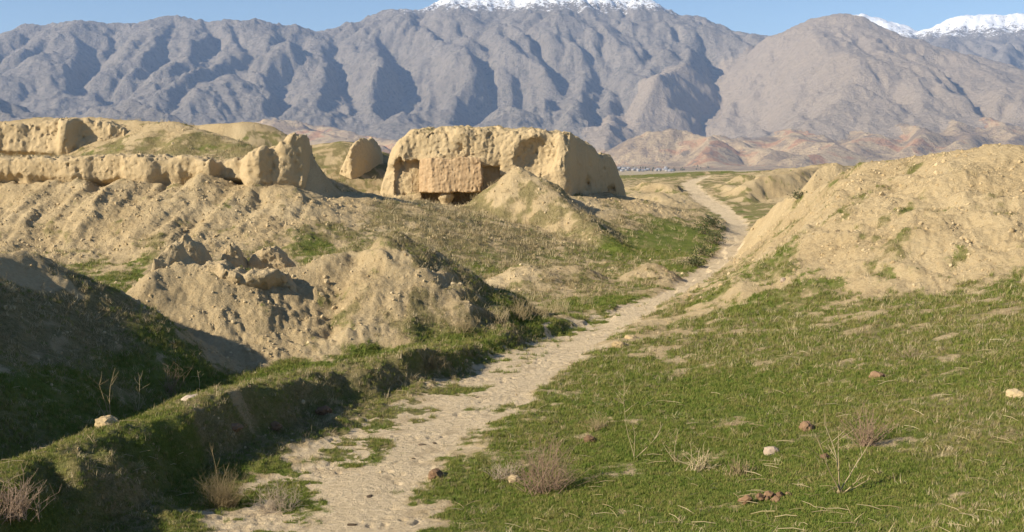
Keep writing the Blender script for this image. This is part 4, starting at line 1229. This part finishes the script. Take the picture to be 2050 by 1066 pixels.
# crumbled earth clods on the bare slopes
for q in range(3):
    x, y, r = cand(60000, 11, 80)
    z, g, d, ro, pa, tg = ground_at(x, y)
    keep = rs.rand(len(x)) < np.clip((ro - .25) * 1.3, 0, .9) * np.clip(1.2 - g, .15, 1) * sstep(-.35, .25, n2(x / 1.4, y / 1.4, 70 + q)) + pa * .05
    x, y, z, r, pa = x[keep], y[keep], z[keep], r[keep], pa[keep]
    c_o = link("earth_clod", clod_mesh("earth_clod", 400 + q * 5, 1), M_CLOD, loc=(-3 + q, 27.5, float(ground_at(np.array([-3. + q]), np.array([27.5]))[0][0])))
    c_o.scale = (.04, .04, .04)
    tag(c_o, "crumbled clod of earth", kind="stuff")
    s = np.exp(-4.0 + .6 * rs.randn(len(x))) * np.clip(r / 28, .6, 2.0) * np.where(pa > .3, .5, 1)
    scatter("rubble", np.stack([x, y, z - .1 * s], 1), rs.rand(len(x), 3) * 6.283, np.clip(s, .008, .11), c_o, "crumbled earth clods strewn over the bare slopes")


# ------------------------------------------------------------------ dry plants
def tube(v, f, pts, r0, r1, sides=4):
    """append a tapered tube along pts"""
    k0 = len(v); n = len(pts)
    for i, p in enumerate(pts):
        t = Vector(pts[min(i + 1, n - 1)]) - Vector(pts[max(i - 1, 0)])
        t.normalize(); a = t.orthogonal().normalized(); b = t.cross(a)
        r = r0 + (r1 - r0) * i / (n - 1)
        for s in range(sides):
            an = 6.283 * s / sides
            q = Vector(p) + a * (r * cos(an)) + b * (r * sin(an)); v.append(q[:])
    for i in range(n - 1):
        for s in range(sides):
            a0 = k0 + i * sides + s; b0 = k0 + i * sides + (s + 1) % sides
            f.append((a0, b0, b0 + sides, a0 + sides))


def stem_path(x, y, z, ax, el, ln, curve, rnd, n=6):
    pts = [(x, y, z)]
    for i in range(n):
        pts.append((pts[-1][0] + ln / n * cos(el) * cos(ax), pts[-1][1] + ln / n * cos(el) * sin(ax), pts[-1][2] + ln / n * sin(el)))
        el += curve / n + rnd.uniform(-.12, .12); ax += rnd.uniform(-.2, .2)
    return pts, ax, el


def at_uv(u, v):
    h = hit(u, v)
    return h[0], h[1], float(ground_at(np.array([h[0]]), np.array([h[1]]))[0][0])


def stalk_plant(name, label, u, v, stems, mat, twig=5, seed=1, r0=.006, group=None, cat="dry plant"):
    """stems: (height m, lean to the right in radians from upright, towards viewer) ; each stem is a part with its twigs"""
    rnd = random.Random(seed); x, y, z = at_uv(u, v)
    o = link(name, None, loc=(x, y, z - .01)); tag(o, label, cat, group)
    for (hgt, lean, toward) in stems:
        vv = []; ff = []
        ax = math.atan2(-toward, lean) if (abs(lean) + abs(toward)) > .01 else rnd.uniform(0, 6.28)
        el = math.pi / 2 - math.hypot(lean, toward)
        pts, _, _ = stem_path(rnd.uniform(-.02, .02), rnd.uniform(-.02, .02), 0, ax, el, hgt, rnd.uniform(-.1, .25), rnd, 8)
        tube(vv, ff, pts, r0, r0 * .35)
        for k in range(int(twig * hgt / .5) + 1):
            p = pts[rnd.randint(3, 8)]
            q, a2, e2 = stem_path(*p, rnd.uniform(0, 6.28), rnd.uniform(.4, 1.2), hgt * rnd.uniform(.12, .35), .2, rnd, 4)
            tube(vv, ff, q, r0 * .45, r0 * .2, 3)
        link("stem", mesh_np("stem", np.array(vv), np.array(ff)), mat, o)
    # withered leaves at the foot
    me = tuft_mesh("leaf_rosette", 26, .07, .04, .13, .012, 1.0, np.random.RandomState(seed)); link("leaf_rosette", me, M_STRAW if seed % 2 else M_FRESH, o)
    return o


def twig_bush(name, label, u, v, wide, high, n, mat, seed=1, r0=.004, fork=3, upright=.5, group=None, cat="shrub", depth=None):
    """a fuzzy bush of many thin forked twigs"""
    rnd = random.Random(seed); x, y, z = at_uv(u, v)
    vv = []; ff = []
    for i in range(n):
        a = rnd.uniform(0, 6.283); el = rnd.uniform(upright, 1.5)
        bx, by = rnd.gauss(0, wide * .16), rnd.gauss(0, wide * .12)
        ln = high * rnd.uniform(.5, 1.1)
        pts, a2, e2 = stem_path(bx, by, -.01, a, el, ln, rnd.uniform(-.5, .2), rnd, 5)
        tube(vv, ff, pts, r0, r0 * .5, 3)
        for k in range(fork):
            p = pts[rnd.randint(2, 5)]
            q, _, _ = stem_path(*p, rnd.uniform(0, 6.283), rnd.uniform(.1, 1.2), ln * rnd.uniform(.2, .45), 0, rnd, 3)
            tube(vv, ff, q, r0 * .5, r0 * .25, 3)
    o = link(name, mesh_np(name, np.array(vv), np.array(ff)), mat, loc=(x, y, z))
    return tag(o, label, cat, group)


def leaf_bush(name, label, u, v, wide, high, n, mat, seed=1, group=None):
    rnd = np.random.RandomState(seed); x, y, z = at_uv(u, v)
    o = link(name, None, loc=(x, y, z)); tag(o, label, "shrub", group)
    vv = []; ff = []; r2 = random.Random(seed)
    tips = []
    for i in range(12):
        pts, _, _ = stem_path(rnd.randn() * wide * .1, rnd.randn() * wide * .1, -.02, rnd.rand() * 6.28, .5 + rnd.rand(), high * .9, .2, r2, 5)
        tube(vv, ff, pts, .012, .004, 4); tips += pts[2:]
    link("branches", mesh_np("branches", np.array(vv), np.array(ff)), M_TWIG, o)
    V_ = []; T_ = []
    for i in range(n):
        t = tips[rnd.randint(len(tips))]
        c = np.array(t) + rnd.randn(3) * np.array([wide * .22, wide * .22, high * .2]); c[2] = max(c[2], .02)
        a = rnd.randn(3); a /= np.linalg.norm(a); b = np.cross(a, rnd.randn(3)); b /= np.linalg.norm(b); s = .03 + .04 * rnd.rand()
        k = len(V_); V_ += [tuple(c - a * s), tuple(c + b * s * .5), tuple(c + a * s), tuple(c - b * s * .5)]; T_.append((k, k + 1, k + 2, k + 3))
    lf = link("foliage", mesh_np("foliage", np.array(V_), np.array(T_), smooth=False), mat, o)
    return o


stalk_plant("dry_stalk_plant", "dry plant with two bare forked stems on the crest of the shaded bank", 223, 850, [(.75, -.22, 0), (.8, -.05, .05), (.45, -.6, 0)], M_STRAW, 5, 3, .012)
stalk_plant("dry_stalk_plant", "several thin upright stalks on the bank beside the forked plant", 275, 826, [(.55, -.3, 0), (.75, .1, 0), (.4, .4, .1), (.5, -.1, .1), (.35, .7, 0)], M_STRAW, 4, 4, .009)
twig_bush("dry_shrub", "bristly upright dry shrub at the top of the bank before the dark hollow", 343, 796, .5, .6, 26, M_TWIG, 5, .005, 3, .9)
stalk_plant("dry_stalk_plant", "single pale stalk on the bank against the dark hollow", 398, 785, [(.45, .02, 0)], M_STRAW, 3, 6, .008)
twig_bush("dry_grass_clump", "fuzzy pale clump of dry grass at the left edge of the track", 448, 1012, .55, .55, 240, M_STRAW, 7, .0022, 2, .6, cat="grass clump")
stalk_plant("dry_stalk_plant", "leaning pale stalk growing out of the fuzzy clump by the track", 440, 985, [(.75, -.15, 0), (.5, .3, 0)], M_STRAW, 3, 17, .007)
twig_bush("dry_shrub", "sprawling grey-green shrub with fallen sticks beside the track", 560, 1018, .8, .42, 90, M_TWIG, 8, .004, 3, .15)
twig_bush("dry_shrub", "brown leafless shrub in the bottom left corner", 22, 1058, .7, .55, 90, M_PINK, 9, .005, 3, .4)
twig_bush("dry_shrub", "large see-through bush of pinkish twigs at the right edge of the track", 1092, 985, .95, .75, 120, M_PINK, 10, .0042, 4, .45)
twig_bush("dry_shrub", "low grey stubble at the foot of the pinkish bush", 1010, 962, .6, .32, 70, M_TWIG, 11, .004, 2, .4)
stalk_plant("dry_stalk_plant", "tall thin stalk with one long arm leaning over the grass", 1271, 922, [(1.05, -.22, 0), (.75, .75, 0), (.5, .1, .1)], M_STRAW, 4, 12, .008)
stalk_plant("dry_stalk_plant", "short fork of pale stalks on the grass beside the tall thin one", 1352, 925, [(.5, .05, 0), (.42, -.35, 0), (.35, -.8, .1)], M_STRAW, 5, 13, .008)
twig_bush("dry_shrub", "tangle of grey twigs leaning on the green slope", 1402, 945, .5, .32, 34, M_STRAW, 14, .007, 3, .2)
twig_bush("dry_shrub", "low scrub of short upright twigs behind the brown clod pile", 1480, 955, .55, .24, 46, M_STRAW, 24, .006, 2, .7)
stalk_plant("dry_stalk_plant", "fan of straight bare stalks rising from a leafy base on the slope", 1680, 994, [(.85, -.42, 0), (.8, -.12, .05), (.9, .05, 0), (.75, .5, 0), (.45, 1.15, .1), (.4, .9, .2)], M_STRAW, 2, 15, .011)
twig_bush("dry_shrub", "wispy reddish shrub on the slope above the fan of stalks", 1735, 896, .4, .55, 60, M_PINK, 16, .005, 3, .7)
twig_bush("dry_shrub", "tiny wisp of dry twigs high on the green slope", 1822, 720, .35, .35, 22, M_TWIG, 18, .004, 2, .5)
twig_bush("dry_grass_clump", "yellow straw tuft on a bare patch right of the track", 1195, 862, .35, .3, 90, M_STRAW, 19, .003, 1, .5, cat="grass clump")
CLUMPS = [(1000, 650, .5, 60, "wispy dry grass clump at the foot of the bare mound's shaded flank"), (1040, 640, .65, 70, "taller dry grass clump just right of the wispy one on the bank"),
          (1078, 636, .5, 55, "dry grass clump in the middle of the pale row on the far bank"), (1120, 630, .6, 60, "dry grass clump near the end of the pale row on the bank"),
          (1172, 612, .4, 40, "last and lowest dry grass clump where the bank meets the track"), (930, 668, .4, 40, "thin dry grass clump on the sunny top of the bank"), (862, 752, .35, 40, "dry grass clump in the shade at the foot of the bank")]
for i, (u, v, h_, n_, lb) in enumerate(CLUMPS):
    twig_bush("dry_grass_clump", lb, u, v, 1.0, h_, n_ + 20, M_STRAW, 30 + i, .0045, 1, .8, "dry grass along the bank", "grass clump")
BUSHES = [(1412, 470, 1.2, .8, "largest dark shrub on the shaded side of the bank at the bend"), (1432, 490, 1.0, .7, "dark shrub leaning over the track at its bend"), (1405, 515, 1.1, .6, "broad dark shrub low on the shaded bank"),
          (1425, 455, 1.0, .6, "dark shrub on top of the bank at the bend"), (1392, 535, .9, .5, "smallest dark shrub at the near end of the shaded bank")]
for i, (u, v, w, h_, lb) in enumerate(BUSHES):
    leaf_bush("shrub", lb, u, v, w, h_, 420, M_BUSH, 50 + i, "dark shrubs at the bend of the track")
leaf_bush("shrub", "small grey-green bush alone on the edge of the bare hillside", 1598, 398, .55, .4, 260, M_BUSH, 60)

# ------------------------------------------------------------------ stones and clods
M_PALE = clod_material("pale_stone", (.34, .26, .19), (.45, .355, .27), (.55, .45, .35))
M_BROWN = clod_material("brown_clod", (.12, .072, .042), (.19, .118, .068), (.28, .18, .105))
M_HOOF_SHADE = clod_material("dark_hoof_shade", (.07, .052, .034), (.12, .09, .06), (.17, .13, .085))
STONES = [
    (1545, 910, .11, M_PALE, .75, "stone", "angular pinkish-white stone lying on the green slope"),
    (1616, 866, .13, M_BROWN, .8, "earth_clod", "round reddish-brown clod on the grass above the white stone"),
    (1756, 760, .13, M_BROWN, .7, "earth_clod", "dark brown clod high on the green slope"),
    (1652, 924, .07, M_BROWN, .7, "earth_clod", "small red clod behind the fan of stalks"),
    (2032, 796, .13, M_CLOD, .6, "earth_clod", "tan clod at the right edge of the picture"),
    (1182, 884, .11, M_BROWN, .7, "earth_clod", "orange-brown clod in the grass right of the straw tuft"),
    (872, 960, .14, M_BROWN, .55, "earth_clod", "flat reddish clod on the right edge of the track"),
    (1030, 966, .10, M_CLOD, .7, "stone", "small yellow stone at the foot of the pinkish bush"),
    (384, 806, .17, M_PALE, .45, "stone", "pale flat stone slab on the sunny top of the grassy bank"),
    (214, 858, .20, M_CLOD, .6, "earth_clod", "brown clod at the foot of the forked plant on the bank"),
    (650, 838, .16, M_BROWN, .7, "stone", "reddish stone in the shade below the bank"),
    (552, 868, .13, M_BROWN, .6, "stone", "dark red stone at the foot of the shaded bank"),
    (470, 880, .13, M_BROWN, .5, "stone", "reddish stone halfway down the shaded side of the bank"),
    (1240, 697, .22, M_CLOD, .5, "earth_clod", "tan earth lump at the grass edge where the track narrows"),
    (1262, 682, .16, M_CLOD, .6, "earth_clod", "smaller tan lump just above the one at the grass edge"),
    (1568, 567, .10, M_PALE, .8, "stone", "white pebble where the grass meets the bare hillside"),
]
for i, (u, v, s, m, fl, nm, lb) in enumerate(STONES):
    x, y, z = at_uv(u, v)
    o = link(nm, clod_mesh(nm, 500 + i * 7, 3, fl, .34), m, loc=(x, y, z + s * fl * .2)); o.scale = (s, s, s); o.rotation_euler = (0, 0, i * 1.3)
    tag(o, lb, "stone" if nm == "stone" else "clod")
# crumbled clod pile in front: one heap of lumps
x, y, z = at_uv(1535, 1004)
heap = link("clod_heap", None, loc=(x, y, z)); tag(heap, "low heap of broken brown clods in the front grass", "clod heap")
hr = random.Random(4)
hm = [clod_mesh("clod", 640 + k, 2, .7, .35) for k in range(3)]
for k in range(11):
    s = hr.uniform(.03, .08)
    o = link("clod", hm[k % 3], M_BROWN, heap, (hr.gauss(0, .15), hr.gauss(0, .08), s * .25)); o.scale = (s * 1.2, s, s); o.rotation_euler = (hr.random(), hr.random(), hr.random() * 6)
for i, (u, v, s) in enumerate([(845, 893, .055), (870, 890, .04), (740, 1000, .05), (705, 1055, .055), (828, 922, .035), (955, 800, .04)]):  # dark-coloured lumps stand in for the shadows in hoofprints
    x, y, z = at_uv(u, v)
    o = link("hoof_shadow_lump", clod_mesh("hoof_shadow_lump", 700 + i, 2, .4, .4), M_HOOF_SHADE, loc=(x, y, z + s * .1)); o.scale = (s * 1.3, s, s * .8); o.rotation_euler = (0, 0, i * 2.1)
    tag(o, "dark lump standing in for hoofprint shadow on the pale dirt track", "hoof shadow", "hoof-shadow lumps on the track")

# ------------------------------------------------------------------ village on the valley floor
M_WALLW = clod_material("whitewash", (.24, .22, .195), (.33, .30, .265), (.44, .41, .36))
M_ROOF = clod_material("grey_sheet_roof", (.20, .21, .23), (.28, .29, .31), (.40, .40, .41))
M_TREEFAR = blade_material("poplar_leaf", [(.2, (.06, .07, .03)), (.5, (.09, .09, .045)), (.8, (.13, .12, .06))], .1)


def prism(name, w, d, h0, h1, over=.4):
    v = [(-w - over, -d - over, h0), (w + over, -d - over, h0), (w + over, d + over, h0), (-w - over, d + over, h0), (-w - over, 0, h1), (w + over, 0, h1)]
    return mesh_np(name, np.array(v), np.array([(0, 1, 5, 4), (2, 3, 4, 5)]), np.array([(0, 4, 3), (1, 2, 5)]), smooth=False)


def valley_z(x, y):
    r_ = math.hypot(x, y)
    z1 = float(land(np.array([x]), np.array([y]))[0][0])
    if r_ > 4520:
        z1 = max(z1, float(bil(MZ, np.array([x]), np.array([y]))[0]))
    return z1


vr = random.Random(9)
for i in range(26):
    u = vr.uniform(1228, 1345); Y_ = vr.uniform(4150, 4900)
    x = (u - 1025) / FPX * Y_; z = valley_z(x, Y_)
    w, d_, h_ = vr.uniform(5, 9), vr.uniform(4, 6), vr.uniform(5, 8)
    h_o = link("village_house", None, loc=(x, Y_, z - .5)); h_o.rotation_euler = (0, 0, vr.uniform(-.5, .5))
    tag(h_o, "small pale house in the far village below the foothills", "house", "houses of the far village")
    link("wall", box_mesh("wall", (-w, -d_, 0), (w, d_, h_)), M_WALLW, h_o)
    link("roof", prism("roof", w, d_, h_, h_ + vr.uniform(2, 3.2)), M_ROOF, h_o)
for i in range(40):
    u = vr.uniform(1215, 1420); Y_ = vr.uniform(4000, 4900)
    x = (u - 1025) / FPX * Y_; z = valley_z(x, Y_)
    hgt = vr.uniform(8, 16); wd = hgt * vr.uniform(.25, .5)
    t_o = link("tree", None, loc=(x, Y_, z - .3)); tag(t_o, "dark bare-looking tree among the houses of the far village", "tree", "trees of the far village")
    vv = []; ff = []; tube(vv, ff, [(0, 0, 0), (0, 0, hgt * .4), (0, 0, hgt * .8)], .5, .15, 5)
    link("trunk", mesh_np("trunk", np.array(vv), np.array(ff)), M_TWIG, t_o)
    rr_ = np.random.RandomState(900 + i); n_ = 90
    c = rr_.randn(n_, 3) * np.array([wd * .4, wd * .4, hgt * .2]) + np.array([0, 0, hgt * .62])
    V_ = []; T_ = []
    for p in c:
        a = rr_.randn(3); b = rr_.randn(3); a *= .9 / np.linalg.norm(a); b *= .9 / np.linalg.norm(b)
        k = len(V_); V_ += [tuple(p - a), tuple(p + b), tuple(p + a), tuple(p - b)]; T_.append((k, k + 1, k + 2, k + 3))
    link("crown", mesh_np("crown", np.array(V_), np.array(T_), smooth=False), M_TREEFAR, t_o)

#===END===
